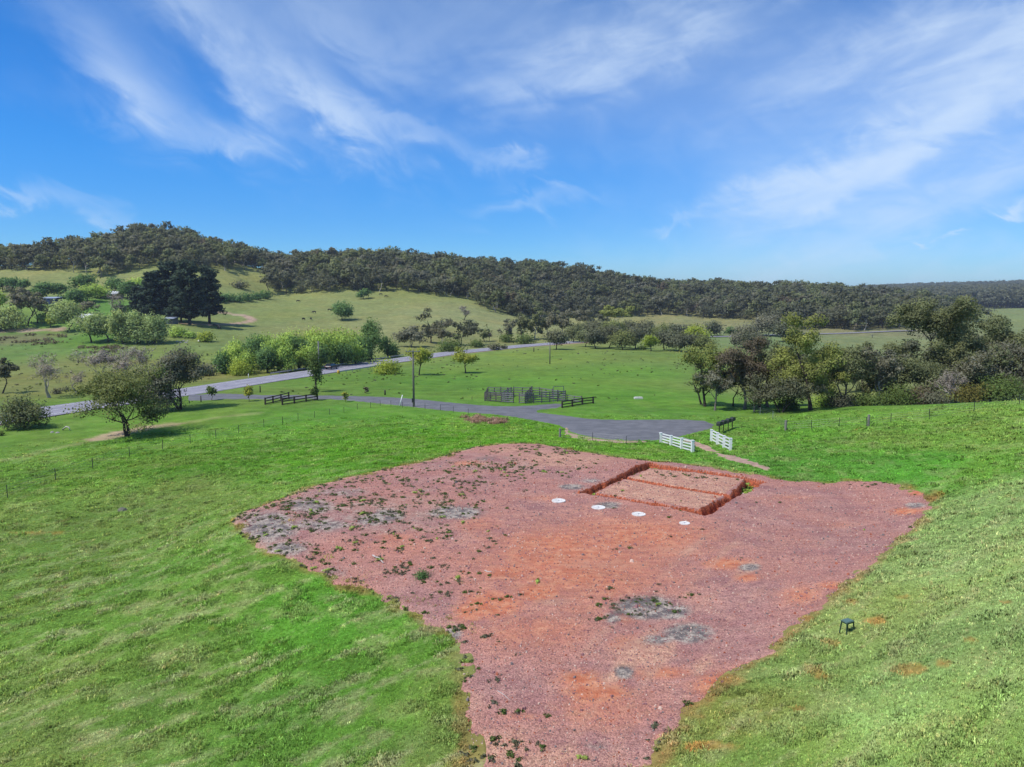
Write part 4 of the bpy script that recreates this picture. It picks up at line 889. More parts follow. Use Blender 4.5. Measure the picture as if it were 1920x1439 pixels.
tree('bush','willow','dark',331,632,611,30,'green shrub right of the willow row','shrub')
tree('bush','lime','dark',386,641,620,28,'bright yellow-green round shrub right of the willow row','shrub')
tree('bush','willow','dark',357,634,621,26,'pale green low shrub between the two rounder shrubs by the willows','shrub')
# --- right-hand row of gums beyond the crest
tree('gumtall','gumyel','dark',1322,763,640,102,'open gum tree with a dark leaning trunk at the left end of the right-hand row',maxleaf=9000,dens=.75)
tree('gum','gum','dark',1316,759,668,54,'slim gum tree close behind the leaning dark trunk at the left end of the row',maxleaf=3000,dens=.7)
tree('gumtall','gumred','grey',1396,768,631,117,'large gum tree with a reddish top in the right-hand row',maxleaf=20000,dens=1.6)
tree('gum','gum','dark',1374,762,690,59,'small tree between the open gum and the reddish-topped gum',maxleaf=4000)
tree('wattle','wattleyel','dark',1424,764,672,71,'yellowish wattle in front of the reddish-topped gum',maxleaf=7000)
tree('gumlow','wattledark','dark',1467,774,690,112,'low dark multi-stemmed tree left of the tall yellow-green gum',maxleaf=15000)
tree('gumtall','gumyel','dark',1520,770,594,132,'tall yellow-green gum with a dark straight trunk',maxleaf=24000,dens=1.6)
tree('gumlow','gum','grey',1588,770,640,95,'greyish gum with several thin stems right of the tall yellow-green gum',D=112,maxleaf=14000)
tree('gumtall','gumgrey','pale',1648,772,650,81,'pale thin-leaved gum with a white stem right of the several-stemmed gum',D=112,maxleaf=5500)
tree('gumtall','gum','dark',1752,0,560,171,'largest dark green gum towering over the right-hand row',D=124,maxleaf=40000,dens=1.9)
tree('gumtall','gumdark','dark',1692,0,640,98,'dark gum left of the largest gum',D=122,maxleaf=15000)
tree('gumtall','gum','dark',1828,0,580,107,'tall gum right of the largest gum',D=130,maxleaf=18000,dens=1.6)
tree('gumlow','gumgrey','grey',1850,0,640,134,'broad grey-green gum lower right of the largest gum',D=116,maxleaf=16000)
tree('gumtall','gum','dark',1905,0,606,112,'tall olive gum at the right edge of the photo',D=126,maxleaf=16000)
tree('gumlow','gumgrey','pale',1935,0,630,110,'greyish gum cut by the right edge of the photo',D=112,maxleaf=14000)
tree('bare','twig','pale',1786,772,694,84,'dead whitish leafless tree in front of the largest gum',D=104,maxleaf=1800)
tree('bush','wattleyel','dark',1835,0,720,66,'yellowish green shrub behind the crest right of the dead whitish tree','shrub',D=100,maxleaf=5000)
tree('bush','bushgreen','dark',1892,0,712,84,'green shrub mass behind the crest near the right edge','shrub',D=98,maxleaf=6000)
tree('bush','bushgreen','dark',1695,0,728,74,'dark green shrub below the dark gum behind the crest','shrub',D=106,maxleaf=5000)
tree('bush','brown','dark',1738,0,730,62,'reddish brown shrub beneath the largest gum','shrub',D=106,maxleaf=4000)
tree('bush','willow','dark',1552,778,738,44,'light green shrub between the dark straight trunk and the several-stemmed gum','shrub',D=112,maxleaf=2500)
tree('bush','bushgreen','dark',1622,0,738,50,'bluish green shrub under the pale thin-leaved gum','shrub',D=108,maxleaf=3500)
tree('gum','gumgrey','grey',1610,0,690,73,'grey gum standing further back between the several-stemmed gum and the pale gum',D=150,maxleaf=3500)
tree('gum','gum','grey',1670,0,672,73,'olive gum further back left of the dark gum',D=150,maxleaf=4000)
tree('gumtall','gumdark','dark',1790,0,650,98,'dark gum filling the gap behind the dead whitish tree',D=145,maxleaf=6000)
tree('gumlow','gum','dark',1720,0,665,122,'broad olive gum in the shade of the largest gum',D=116,maxleaf=14000)

for (u, D, tp, w, lm, lb) in [(1490,190,668,60,'gumgrey','greyish gum standing well behind the low dark multi-stemmed tree'),(1560,205,664,64,'gum','olive gum well behind the light green shrub by the straight trunk'),(1640,215,655,64,'gumgrey','greyish gum well behind the pale thin-leaved gum'),(1880,190,640,80,'gumdark','dark gum far behind the tall olive gum at the right edge'),(1860,240,600,70,'gum','olive gum furthest back at the right edge'),(1780,200,610,80,'gumgrey','grey gum furthest back behind the largest gum')]:
    tree('gumtall', lm, 'grey', u, 0, tp, w, lb, D=D, maxleaf=5000)

for (u, D, tp, w, lm, lb) in [(1345,113,672,60,'gumgrey','greyish gum filling in behind the small tree near the left end of the row'),(1445,116,640,70,'gum','olive gum right behind the yellowish wattle'),(1495,118,655,66,'gumgrey','greyish gum between the low dark tree and the tall yellow-green gum'),(1560,116,650,70,'gum','olive gum right behind the light green shrub'),(1625,118,640,66,'gum','olive gum between the several-stemmed gum and the pale gum'),(1665,116,655,60,'gumgrey','greyish gum between the pale gum and the dark gum'),(1800,118,640,90,'gum','olive gum close behind the dead whitish tree'),(1870,112,650,90,'gum','olive gum above the green shrub mass near the right edge')]:
    tree('gumtall', lm, 'grey', u, 0, tp, w, lb, D=D, maxleaf=12000, dens=1.5)
for (u, D, tp, w, lm, lb) in [(1482,108,742,40,'bushgreen','dark green shrub at the foot of the low dark multi-stemmed tree'),(1580,108,738,56,'bushgrey','greyish shrub at the foot of the several-stemmed gum'),(1655,106,742,50,'bushgreen','green shrub at the foot of the pale gum'),(1765,103,740,60,'bushgrey','grey scrub left of the dead whitish tree')]:
    tree('bush', lm, 'dark', u, 0, tp, w, lb, 'shrub', D=D, maxleaf=5000)
# ------------------------------------------------------------------ forests on the hills
FR = np.random.default_rng(5)
def low_tree(seed, leafm, Hh, Wd, bark='grey', leaf=.8, n=420, kind='gum'):
    r = np.random.default_rng(seed); tm, cm = tree_mesh(r, kind, Hh, Wd, leaf, (B[bark], LF[leafm]), n, None, 4)
    # trunk and crown in one mesh: too far off to show parts
    def arr(me):
        V = np.empty(len(me.vertices) * 3, np.float32); me.vertices.foreach_get('co', V); F = np.empty(len(me.loops), np.int32); me.loops.foreach_get('vertex_index', F); return V.reshape(-1, 3), F.reshape(-1, 4)
    V1, F1 = arr(tm); V2, F2 = arr(cm); ti = np.empty(len(V2), np.float32); cm.attributes['tint'].data.foreach_get('value', ti)
    me = mesh_np('gum_tree', np.r_[V1, V2], [np.r_[F1, F2 + len(V1)]], [B[bark], LF[leafm]], np.r_[np.zeros(len(F1)), np.ones(len(F2))])
    fattr(me, 'tint', np.r_[np.full(len(V1), .5), ti]); nr_ = np.empty(len(V2) * 3, np.float32); cm.attributes['nrm'].data.foreach_get('vector', nr_); fattr(me, 'nrm', np.r_[np.zeros((len(V1), 3)), nr_.reshape(-1, 3)], 'FLOAT_VECTOR'); return me
PROTO = [low_tree(100 + i, ['gumdark', 'gum', 'gumdark', 'wattledark', 'gumgrey', 'gumdark', 'gumred', 'gum'][i], h, w, ['dark', 'grey', 'pale', 'dark', 'pale', 'grey', 'dark', 'dark'][i], 1.0, 640, ['gum', 'gum', 'gum', 'round', 'gum', 'gumlow', 'gum', 'gum'][i])
         for i, (h, w) in enumerate([(16, 15), (15, 14), (18, 14), (12, 14), (15, 13), (13, 15), (15, 14), (17, 16)])]
PROB = np.array([.2, .18, .15, .14, .13, .11, .015, .075]); PROB /= PROB.sum()
LOWER_L = ([-400, 0, 60, 110, 150, 190, 230, 255, 285, 320, 400, 460, 500, 530], [515, 508, 508, 512, 517, 520, 512, 506, 500, 503, 508, 511, 512, 520])
LOWER_M = ([500, 540, 600, 640, 700, 740, 790, 840, 880, 905, 940, 1000, 1060, 1100, 1180, 1250, 1300, 1400, 1450, 1500, 1600, 1700, 1770, 2300], [551, 553, 549, 545, 548, 545, 553, 557, 562, 580, 592, 599, 595, 595, 595, 590, 595, 600, 608, 619, 621, 616, 604, 596])
def sample_forest():
    n = 90000; th = FR.uniform(math.radians(-43), math.radians(42), n); r = np.sqrt(FR.uniform(400 ** 2, 1120 ** 2, n))
    x = r * np.sin(th); y = r * np.cos(th); z = H(x, y); u, v = project(np.c_[x, y, z])
    left = (u < 528) & (v < np.interp(u, *LOWER_L)) & (r > 490)
    mid = (u >= 505) & (v < np.interp(u, *LOWER_M)) & (r > 420)
    ok = (left | mid) & (r < np.interp(u, [-400, 0, 500, 900, 1300, 1700, 2300], [800, 800, 820, 850, 1010, 960, 960]))
    # clearings and thinner tree cover on the left hill
    clear = fbm(x / 42, y / 42, 55, 3)
    thin = np.where(left, .45 + .55 * sstep(510, 485, v), 1.0) * np.where(left, sstep(.34, .46, clear) * .7 + .3, sstep(.30, .36, clear) * .6 + .4)
    ok &= FR.random(n) < thin * np.where(left, .9, 1.)
    return np.c_[x, y, z][ok], u[ok], v[ok], left[ok]
FP, FU, FV, FL = sample_forest()
def thinout(P, dmin):
    cell = {}; keep = []
    for i, (x, y) in enumerate(P[:, :2]):
        k = (int(x // dmin), int(y // dmin)); bad = False
        for a in (-1, 0, 1):
            for b in (-1, 0, 1):
                for j in cell.get((k[0] + a, k[1] + b), ()):
                    if (P[j, 0] - x) ** 2 + (P[j, 1] - y) ** 2 < dmin * dmin: bad = True
        if not bad: cell.setdefault(k, []).append(i); keep.append(i)
    return np.array(keep)
k = thinout(FP, 6.8); FP = FP[k]; FU = FU[k]; FV = FV[k]; FL = FL[k]
fi = FR.choice(len(PROTO), len(FP), p=PROB); fs = FR.uniform(.62, 1.25, len(FP)) * (.8 + .4 * fbm(FP[:, 0] / 60, FP[:, 1] / 60, 66, 2)); frz = FR.uniform(0, 6.28, len(FP))
# crest trees are drawn up and thinner
order = np.argsort(np.hypot(FP[:, 0], FP[:, 1]) + np.where((FU < -10) | (FU > 1930), 1e6, 0))
NIND = 285; ind = order[:NIND]; rest = order[NIND:]
def zone(u, v, left):
    if left:
        return ('gum tree scattered on the grassy flank of the wooded hill at left', 'gums on the flank of the left hill')
    if u < 905: return ('grey-green gum tree on the forest edge above the hill paddock', 'gums on the edge above the hill paddock')
    if u < 1330: return ('grey-green gum tree at the foot of the wooded ridge behind the thicket', 'gums at the foot of the ridge in the centre')
    return ('grey-green gum tree at the foot of the wooded ridge above the far road', 'gums at the foot of the ridge on the right')
for i in ind:
    o = bpy.data.objects.new('gum_tree', PROTO[fi[i]]); COL.objects.link(o); o.location = FP[i] - np.array([0, 0, .3]); s = fs[i]
    o.scale = (s * FR.uniform(.9, 1.15), s * FR.uniform(.9, 1.15), s); o.rotation_euler = (0, 0, frz[i]); lb, gp = zone(FU[i], FV[i], FL[i]); tag(o, lb, 'tree', gp)
def scatter(name, P, protos, idx, rotz, scl, label, cat, col=None, tilt=None):
    """One object of stuff: its source pieces are placed on points by geometry nodes."""
    me = mesh_np(name, np.asarray(P, np.float32), [np.zeros((0, 3), np.int32)]) if False else bpy.data.meshes.new(name)
    me.vertices.add(len(P)); me.vertices.foreach_set('co', np.asarray(P, np.float32).ravel())
    n = len(P); rot = np.zeros((n, 3)); rot[:, 2] = rotz
    if tilt is not None: rot[:, :2] = tilt
    scl = np.asarray(scl, float); scl = np.repeat(scl[:, None], 3, 1) if scl.ndim == 1 else scl
    fattr(me, 'rot', rot, 'FLOAT_VECTOR'); fattr(me, 'scl', scl, 'FLOAT_VECTOR')
    a = me.attributes.new('idx', 'INT', 'POINT'); a.data.foreach_set('value', np.asarray(idx, np.int32))
    if col is not None: fattr(me, 'col', col, 'FLOAT_COLOR')
    src = bpy.data.collections.new(name + '_pieces')
    for i, p in enumerate(protos):
        o = bpy.data.objects.new('%s_piece_%02d' % (name, i), p); src.objects.link(o)
    o = put(name, me)
    ng = bpy.data.node_groups.new(name + '_nodes', 'GeometryNodeTree')
    ng.interface.new_socket('Geometry', in_out='INPUT', socket_type='NodeSocketGeometry'); ng.interface.new_socket('Geometry', in_out='OUTPUT', socket_type='NodeSocketGeometry')
    N = ng.nodes.new; gi = N('NodeGroupInput'); go = N('NodeGroupOutput'); ip = N('GeometryNodeInstanceOnPoints'); ci = N('GeometryNodeCollectionInfo')
    ci.inputs['Collection'].default_value = src; ci.inputs['Separate Children'].default_value = True; ci.inputs['Reset Children'].default_value = True
    def na(nm, t):
        q = N('GeometryNodeInputNamedAttribute'); q.data_type = t; q.inputs['Name'].default_value = nm; return q.outputs['Attribute']
    L = ng.links.new
    L(gi.outputs[0], ip.inputs['Points']); L(ci.outputs[0], ip.inputs['Instance']); ip.inputs['Pick Instance'].default_value = True
    L(na('idx', 'INT'), ip.inputs['Instance Index']); L(na('rot', 'FLOAT_VECTOR'), ip.inputs['Rotation']); L(na('scl', 'FLOAT_VECTOR'), ip.inputs['Scale'])
    L(ip.outputs[0], go.inputs[0])
    md = o.modifiers.new('scatter', 'NODES'); md.node_group = ng
    return tag(o, label, cat, None, 'stuff')
sc3 = np.c_[fs * FR.uniform(.9, 1.15, len(fs)), fs * FR.uniform(.9, 1.15, len(fs)), fs]
scatter('forest', FP[rest] - np.array([0, 0, .3]), PROTO, fi[rest], frz[rest], sc3[rest], 'dense grey-green eucalypt forest covering the upper hills and ridge', 'forest')
# far ranges on the right
n = 26000; th = FR.uniform(math.radians(14), math.radians(46), n); r = np.sqrt(FR.uniform(1500 ** 2, 3400 ** 2, n)); x = r * np.sin(th); y = r * np.cos(th); z = H(x, y); u, v = project(np.c_[x, y, z])
ok = (u > 1600) & (v < np.interp(u, [1600, 1740, 1800, 1840, 1960, 2200], [600, 584, 580, 584, 584, 580])); P = np.c_[x, y, z][ok]
FARP = [low_tree(300 + i, ['gumdark', 'gumdark', 'wattledark'][i], 22, 19, 'dark', 2.6, 90) for i in range(3)]
scatter('far_forest', P, FARP, FR.integers(0, 3, len(P)), FR.uniform(0, 6.28, len(P)), FR.uniform(.8, 1.4, len(P)), 'dark bluish forest on the far range at the right horizon', 'forest')
print('forest', len(FP), len(P))

# ------------------------------------------------------------------ grass, weeds and stones
GR = np.random.default_rng(9)
def tuft(seed, nb, h, spread, w, lean=.45):
    r = np.random.default_rng(seed); V = []; F4 = []; F3 = []; T = []; c = 0
    for i in range(nb):
        a = r.random() * 6.28; p = np.array([*(r.normal(0, spread, 2)), 0.]); hh = h * r.uniform(.55, 1.15); l = r.uniform(.1, lean) * hh
        d = np.array([math.cos(a), math.sin(a), 0]); s = np.array([-d[1], d[0], 0]) * w * r.uniform(.7, 1.2)
        m = p + d * l * .35 + [0, 0, hh * .6]; t = p + d * l + [0, 0, hh * r.uniform(.75, 1.)]
        V += [p - s, p + s, m + s * .75, m - s * .75, t]; F4.append((c, c + 1, c + 2, c + 3)); F3.append((c + 3, c + 2, c + 4)); T += [r.uniform(.2, .8)] * 2 + [r.uniform(.3, .9)] * 2 + [r.uniform(.5, 1.)]; c += 5
    me = mesh_np('grass_tuft', V, [np.array(F4), np.array(F3)], [M['blade']]); fattr(me, 'tint', T); fattr(me, 'nrm', np.array(V) * np.array([1.2, 1.2, 0]) + np.array([0, 0, 1.]), 'FLOAT_VECTOR'); return me
TUFT = [tuft(i, 13, .16, .10, .020) for i in range(4)] + [tuft(20 + i, 10, .24, .09, .022, .8) for i in range(2)]
def in_view(x, y, z, m=60):
    u, v = project(np.c_[x, y, z]); return (u > -m) & (u < 1920 + m) & (v > 0) & (v < 1439 + m * 2.5)
n = 430000; th = GR.uniform(math.radians(-50), math.radians(56), n); r = np.exp(GR.uniform(math.log(13), math.log(108), n)); x = r * np.sin(th); y = r * np.cos(th); z = H(x, y)
k = in_view(x, y, z) | (GR.random(n) < .45); x, y, z, r = x[k], y[k], z[k], r[k]
P2 = np.c_[x, y]; sd = poly_sd(P2, PAD) + (fbm(x / .9, y / .9, 91, 4) - .5) * 1.3; ld = np.maximum(poly_sd(P2, LANE), -line_d(P2, TRACK_BARE) + 1.4)
dw = np.maximum(poly_sd(P2, hits([(1333,848),(1352,852),(1385,858),(1410,865),(1432,874),(1448,881),(1430,882),(1400,874),(1370,866),(1345,857)])), poly_sd(P2, hits([(1283,822),(1306,827),(1330,836),(1352,847),(1345,850),(1318,843),(1298,834),(1280,827)])))
c = dress(x, y, ground_col(x, y), z)
bare = (c[:, 0] > c[:, 1] * 1.05) & (sd < -1.6)
tu_, tv_ = project(np.c_[x, y, z]); k = (sd < GR.normal(-.12, .12, len(sd)) + np.where((tu_ < 900) & (tv_ < 1200) & (GR.random(len(sd)) < .22), GR.exponential(.9, len(sd)), 0)) & (ld < -.15) & (dw < 0) & ((~bare) | (GR.random(len(x)) < .25)) & (GR.random(len(x)) < np.interp(r, [80, 108], [1., .15]))
x, y, z, r, c = x[k], y[k], z[k], r[k], c[k]
clump = fbm(x / .9, y / .9, 31, 3); tall = sstep(.45, .75, clump)
c = c * np.array([1.96, 1.74, 2.05]) * np.interp(r, [30, 60], [1., .90])[:, None] * np.exp(GR.normal(-.02, .26, len(c)))[:, None] * (1.10 - .22 * tall)[:, None]
yel = (GR.random(len(c)) < .09)[:, None]; c = np.where(yel, c * np.array([1.45, 1.12, 1.25]), c)
s = (.36 + .40 * tall) * GR.uniform(.7, 1.25, len(x)) * np.interp(r, [13, 40, 90], [.8, 1.05, 1.55])
sc = np.c_[s * np.interp(r, [13, 90], [1., 1.8]), s * np.interp(r, [13, 90], [1., 1.8]), s]
scatter('grass', np.c_[x, y, z - .015], TUFT, GR.integers(0, len(TUFT), len(x)), GR.uniform(0, 6.28, len(x)), sc, 'short green grass covering the near slopes around the gravel pad', 'grass', c, GR.normal(0, .14, (len(x), 2)))
print('grass', len(x))
# weeds on the pad: thick toward its left and bottom-left parts
def weed_mesh(seed, leafm, nl, rad, h, leaf):
    r = np.random.default_rng(seed); n = 7; C = np.c_[r.normal(0, rad * .5, (n, 2)), r.uniform(.2, .8, n) * h]; V, F, ti = leaves_at(r, C, np.full(n, rad * .55), h / rad * .8, nl, leaf, 2.2, 0, r.random(n))
    V[:, 2] = np.maximum(V[:, 2], -.01); me = mesh_np('weed', V, [F], [LF[leafm]]); fattr(me, 'tint', ti); fattr(me, 'nrm', leaves_at.nrm, 'FLOAT_VECTOR'); return me
WEED = [weed_mesh(1, 'bushgreen', 60, .16, .10, .045), weed_mesh(2, 'wattledark', 50, .12, .08, .04), weed_mesh(3, 'bushgrey', 46, .14, .07, .04), weed_mesh(4, 'willow', 60, .17, .12, .045), weed_mesh(5, 'brown', 40, .10, .06, .035)]
WB_ = [(560,965,110,34,1.),(700,960,120,36,1.),(640,1040,120,36,.8),(820,940,90,26,.8),(760,1085,90,32,.7),(880,905,100,20,.6),(860,1180,34,22,1.3),(905,1195,24,12,1.2),(900,1130,50,20,.5),(830,1010,90,26,.5),(960,875,110,16,.6),(1040,845,90,9,.7),(900,1330,40,16,1.),(930,1370,60,28,.9),(960,1400,60,30,.9),(1010,1350,30,10,.6),(1000,1425,60,14,1.),(1210,1135,70,24,.9),(1150,1160,24,14,.8),(700,900,90,10,.8),(620,925,90,12,.7),(1470,905,60,4,.8),(1650,910,60,5,.5),(500,985,60,30,.6),(790,1078,60,14,.6),(1255,892,34,5,.9),(1330,900,40,6,.5)]
n = 60000; x = GR.uniform(PAD[:, 0].min(), PAD[:, 0].max(), n); y = GR.uniform(PAD[:, 1].min(), PAD[:, 1].max(), n); sd = poly_sd(np.c_[x, y], PAD); z = H_pad(x, y); u, v = project(np.c_[x, y, H0(x, y)])
w = np.full(n, .008)
for (bu, bv, ru, rv, s_) in WB_: w = np.maximum(w, s_ * np.exp(-(((u - bu) / ru) ** 2 + ((v - bv) / rv) ** 2)))
cl = fbm(x / .8, y / .8, 71, 3); edge = sstep(1.2, .1, sd) * .5
k = (sd > -.1) & (GR.random(n) < np.maximum(w, edge * (u < 1300)) * sstep(.40, .66, cl) * .62) & (trench(x, y) < .05)
x, y, z = x[k], y[k], z[k]
# and the weeds at the bottom of the left and back trenches
tx = GR.uniform(TR_OUT[:, 0].min(), TR_OUT[:, 0].max(), 5000); ty = GR.uniform(TR_OUT[:, 1].min(), TR_OUT[:, 1].max(), 5000); td = trench(tx, ty); tu, tv = project(np.c_[tx, ty, np.full(5000, CAMZ - 14.)])
k = (td > .5) & (((tu < 1230) & (tv < 925)) | ((tu > 1385) & (tv < 914))) & (GR.random(5000) < .8); x = np.r_[x, tx[k]]; y = np.r_[y, ty[k]]; z = np.r_[z, H_pad(tx[k], ty[k])]; nt_ = k.sum()
s = np.r_[GR.uniform(.5, 1.35, len(x) - nt_), GR.uniform(1., 2.2, nt_)]
wi = GR.choice(5, len(x), p=[.36, .22, .24, .05, .13]); wi[len(x) - nt_:] = GR.choice([0, 3], nt_)
scatter('weeds', np.c_[x, y, z + .02], WEED, wi, GR.uniform(0, 6.28, len(x)), s, 'small green and grey weeds sprouting over the gravel pad', 'weeds')
# loose stones
def stone(seed, col):
    r = np.random.default_rng(seed); b = MB(); b.box((0, 0, .35), (1., .8, .7), None, .6); V = np.concatenate(b.V) + r.normal(0, .10, (8, 3))
    return mesh_np('stone', V, [np.array(f) for f in b.F.values()], [col])
SM = [plain('stone_mauve', lin(150, 108, 108), .2, 3), plain('stone_pale', lin(214, 184, 166), .15, 3), plain('stone_grey', lin(128, 118, 116), .2, 3), plain('stone_red', lin(170, 98, 74), .2, 3)]
STN = [stone(i, SM[i % 4]) for i in range(8)]
n = 60000; th = GR.uniform(math.radians(-24), math.radians(32), n); r = np.exp(GR.uniform(math.log(17), math.log(62), n)); x = r * np.sin(th); y = r * np.cos(th); sd = poly_sd(np.c_[x, y], PAD)
k = (sd > .05) & (trench(x, y) < .05); x, y, r = x[k], y[k], r[k]; z = H_pad(x, y)
scatter('gravel', np.c_[x, y, z + .022], STN, GR.choice(8, len(x), p=np.array([4, 2, 2, 1.5, 4, 2, 2, 1.5]) / 19), GR.uniform(0, 6.28, len(x)), np.exp(GR.normal(math.log(.030), .42, len(x))) * np.interp(r, [17, 60], [.85, 1.5]), 'loose stones lying over the red gravel pad', 'gravel')
# crumbled clods along the trench edges
n = 9000; x = GR.uniform(TR_OUT[:, 0].min() - .6, TR_OUT[:, 0].max() + .6, n); y = GR.uniform(TR_OUT[:, 1].min() - .6, TR_OUT[:, 1].max() + .6, n); P2 = np.c_[x, y]
de = np.minimum(np.abs(poly_sd(P2, TR_OUT)), np.abs(poly_sd(P2, TR_IN))); k = GR.random(n) < np.exp(-(de / .22) ** 2) * .16; x, y = x[k], y[k]
CLD = [stone(60 + i, plain('clod_clay', lin(*c_), .3, 3, .95)) for i, c_ in enumerate([(176, 84, 52), (150, 70, 48), (190, 110, 76)])]
scatter('clods', np.c_[x, y, H_pad(x, y) + .01], CLD, GR.integers(0, 3, len(x)), GR.uniform(0, 6.28, len(x)), np.exp(GR.normal(math.log(.055), .5, len(x))), 'crumbled red clay clods along the edges of the footing trenches', 'clods', None, GR.normal(0, .3, (len(x), 2)))
# rank tussocks and rushes out in the meadows
TUS = [weed_mesh(11, 'bushgreen', 70, .45, .45, .14), weed_mesh(12, 'wattledark', 70, .4, .4, .14), weed_mesh(13, 'bushgrey', 70, .45, .35, .14), weed_mesh(14, 'brown', 70, .6, .45, .16)]
n = 9000; th = GR.uniform(math.radians(-37), math.radians(33), n); r = np.exp(GR.uniform(math.log(95), math.log(420), n)); x = r * np.sin(th); y = r * np.cos(th); z = H(x, y); u, v = project(np.c_[x, y, z]); P2 = np.c_[x, y]
inl = (u < 400) & (v > 612) & (v < 740); inm = (u > 480) & (u < 1310) & (v > 655) & (v < 750)
heath = np.exp(-(((u - 45) / 75) ** 2 + ((v - 634) / 12) ** 2)) + .7 * np.exp(-(((u - 180) / 90) ** 2 + ((v - 655) / 10) ** 2))
cl = fbm(x / 14, y / 14, 81, 3)
k = ((inl & (GR.random(n) < .10 + .9 * heath + .25 * (cl > .55))) | (inm & (GR.random(n) < .05 + .30 * sstep(.52, .66, cl)))) & (poly_sd(P2, LANE) < -1) & (line_d(P2, HW) > 9)
ix = np.where(heath[k] > .3, 3, GR.integers(0, 3, k.sum())); ix = np.where(inm[k], GR.choice([0, 1, 2], k.sum(), p=[.5, .35, .15]), ix)
scatter('tussocks', np.c_[x, y, z][k], TUS, ix, GR.uniform(0, 6.28, k.sum()), GR.uniform(.3, .8, k.sum()) * np.where(heath[k] > .3, 2.3, 1.) * np.interp(r[k], [95, 420], [.75, 1.7]), 'dark tussocks and rushes dotting the meadows', 'tussocks')
# brown dead grass beside the lane
bx = hits([(870,781),(905,783),(945,789),(950,796),(925,797),(885,792),(868,787)]); n = 1500; x = GR.uniform(bx[:, 0].min(), bx[:, 0].max(), n); y = GR.uniform(bx[:, 1].min(), bx[:, 1].max(), n); k = poly_sd(np.c_[x, y], bx) + GR.normal(0, .5, n) > 0; x, y = x[k], y[k]
scatter('dead_weeds', np.c_[x, y, H(x, y)], TUFT, GR.integers(0, len(TUFT), len(x)), GR.uniform(0, 6.28, len(x)), GR.uniform(1.3, 3.0, len(x)) * sstep(.35, .6, vnoise(x / 1.2, y / 1.2, 12)), 'brown dead weeds standing along the near edge of the lane', 'weeds', np.array(lin(168, 138, 118)) * GR.uniform(.6, 1.3, (len(x), 1)), GR.normal(0, .2, (len(x), 2)))
# ------------------------------------------------------------------ fences, poles, yard
def rail_fence(name, pts_px, tops, rails, mat, label, cat='fence', group=None, post=(.16, .16), rail=(.035, .14), cap=False, postscale=1.0, side=1, low=.16):
    """Post-and-rail panel through the photo positions of its post feet."""
    W = [hit(*p) for p in pts_px]; W = np.array(W); c = W[0].copy(); e = tag(empty(name, c), label, cat, group)
    hts = tops if hasattr(tops, '__len__') else [tops] * len(W)
    d = W[-1] - W[0]; d[2] = 0; d /= np.linalg.norm(d); nrm = np.array([d[1], -d[0], 0]); R = np.c_[d, np.cross([0, 0, 1.], d), [0, 0, 1.]]
    for w, h in zip(W, hts):
        b = MB(); b.box(w - c + np.array([0, 0, h / 2 - .1]), (post[0], post[1], h + .2), R)
        if cap: b.box(w - c + np.array([0, 0, h + .02]), (post[0] * 1.25, post[1] * 1.25, .04), R)
        b.build('post', mat, e)
    for k in range(rails):
        b = MB(); f = k / (rails - 1)
        P = [w - c + np.array([0, 0, low + (h - .10 - low) * f]) + nrm * side * (post[1] / 2 + rail[0] / 2 - .004) for w, h in zip(W, hts)]
        P[0] = P[0] - d * post[0] * .5; P[-1] = P[-1] + d * post[0] * .5
        b.beam(P[0], P[-1], *rail) if len(P) == 2 else [b.beam(P[i] - d * .002, P[i + 1] + d * .002, *rail) for i in range(len(P) - 1)]
        b.build('rail', mat, e)
    return e, W, d
fe1, w1, d1 = rail_fence('rail_fence', [(1238.5,831),(1258,836.5),(1277.5,842.5),(1298,848.5)], [1.15,1.15,1.2,1.25], 4, M['white_paint'], 'white splayed four-rail fence left of the driveway gateway, in front of the turning head', 'fence', 'white gateway fences', (.24,.24), (.05,.125), True, side=-1)
fe2, w2, d2 = rail_fence('rail_fence', [(1333.5,828),(1345,833.5),(1357,839.5),(1369,846)], [1.3,1.3,1.3,1.3], 4, M['white_paint'], 'white splayed four-rail fence right of the driveway gateway, standing in open grass', 'fence', 'white gateway fences', (.24,.24), (.05,.15), True, side=-1)
rail_fence('rail_fence', [(497.5,759),(512,756),(527,752),(541.5,748)], 1.2, 3, M['dark_timber'], 'dark timber rail fence, left one of the two overlapping beside the lane', 'fence', None, (.2,.2), (.05,.16))
rail_fence('rail_fence', [(529.5,759.5),(552,756.5),(574,753),(595,750)], 1.2, 3, M['dark_timber'], 'dark timber rail fence, right one of the two overlapping, ending at a sapling', 'fence', None, (.2,.2), (.05,.16))
rail_fence('rail_fence', [(1054,765.5),(1073,762.5),(1092,759.5),(1112,756.5)], 1.15, 3, M['dark_timber'], 'dark timber rail fence beside the cattle yard, at the end of the asphalt stub', 'fence', None, (.2,.2), (.05,.16))
# open pipe gate swung back between the white fences
g0 = w1[-1] + np.array([.25, .05, 0]); gd = np.array([-.18, 1., 0]); gd /= np.linalg.norm(gd); gl = 3.2; gt = tag(empty('farm_gate', g0), 'grey pipe farm gate swung open behind the left white fence', 'gate')
b = MB()
g1z = Hs(*(g0 + gd * gl)[:2]) - g0[2] + .12
for z in (.15, 1.15): b.tube([np.array([0, 0, z]), gd * gl + [0, 0, z + g1z]], .024, 6)
for f in (0, 1.): b.tube([gd * gl * f + [0, 0, .15 + g1z * f], gd * gl * f + [0, 0, 1.15 + g1z * f]], .024, 6)
b.build('frame', M['steel'], gt)
b = MB()
for z in (.36, .58, .82): b.tube([np.array([0, 0, z]), gd * gl + [0, 0, z + g1z]], .012, 5)
b.tube([gd * gl * .5 + [0, 0, .15 + g1z / 2], gd * gl * .5 + [0, 0, 1.15 + g1z / 2]], .012, 5); b.build('bars', M['steel'], gt)
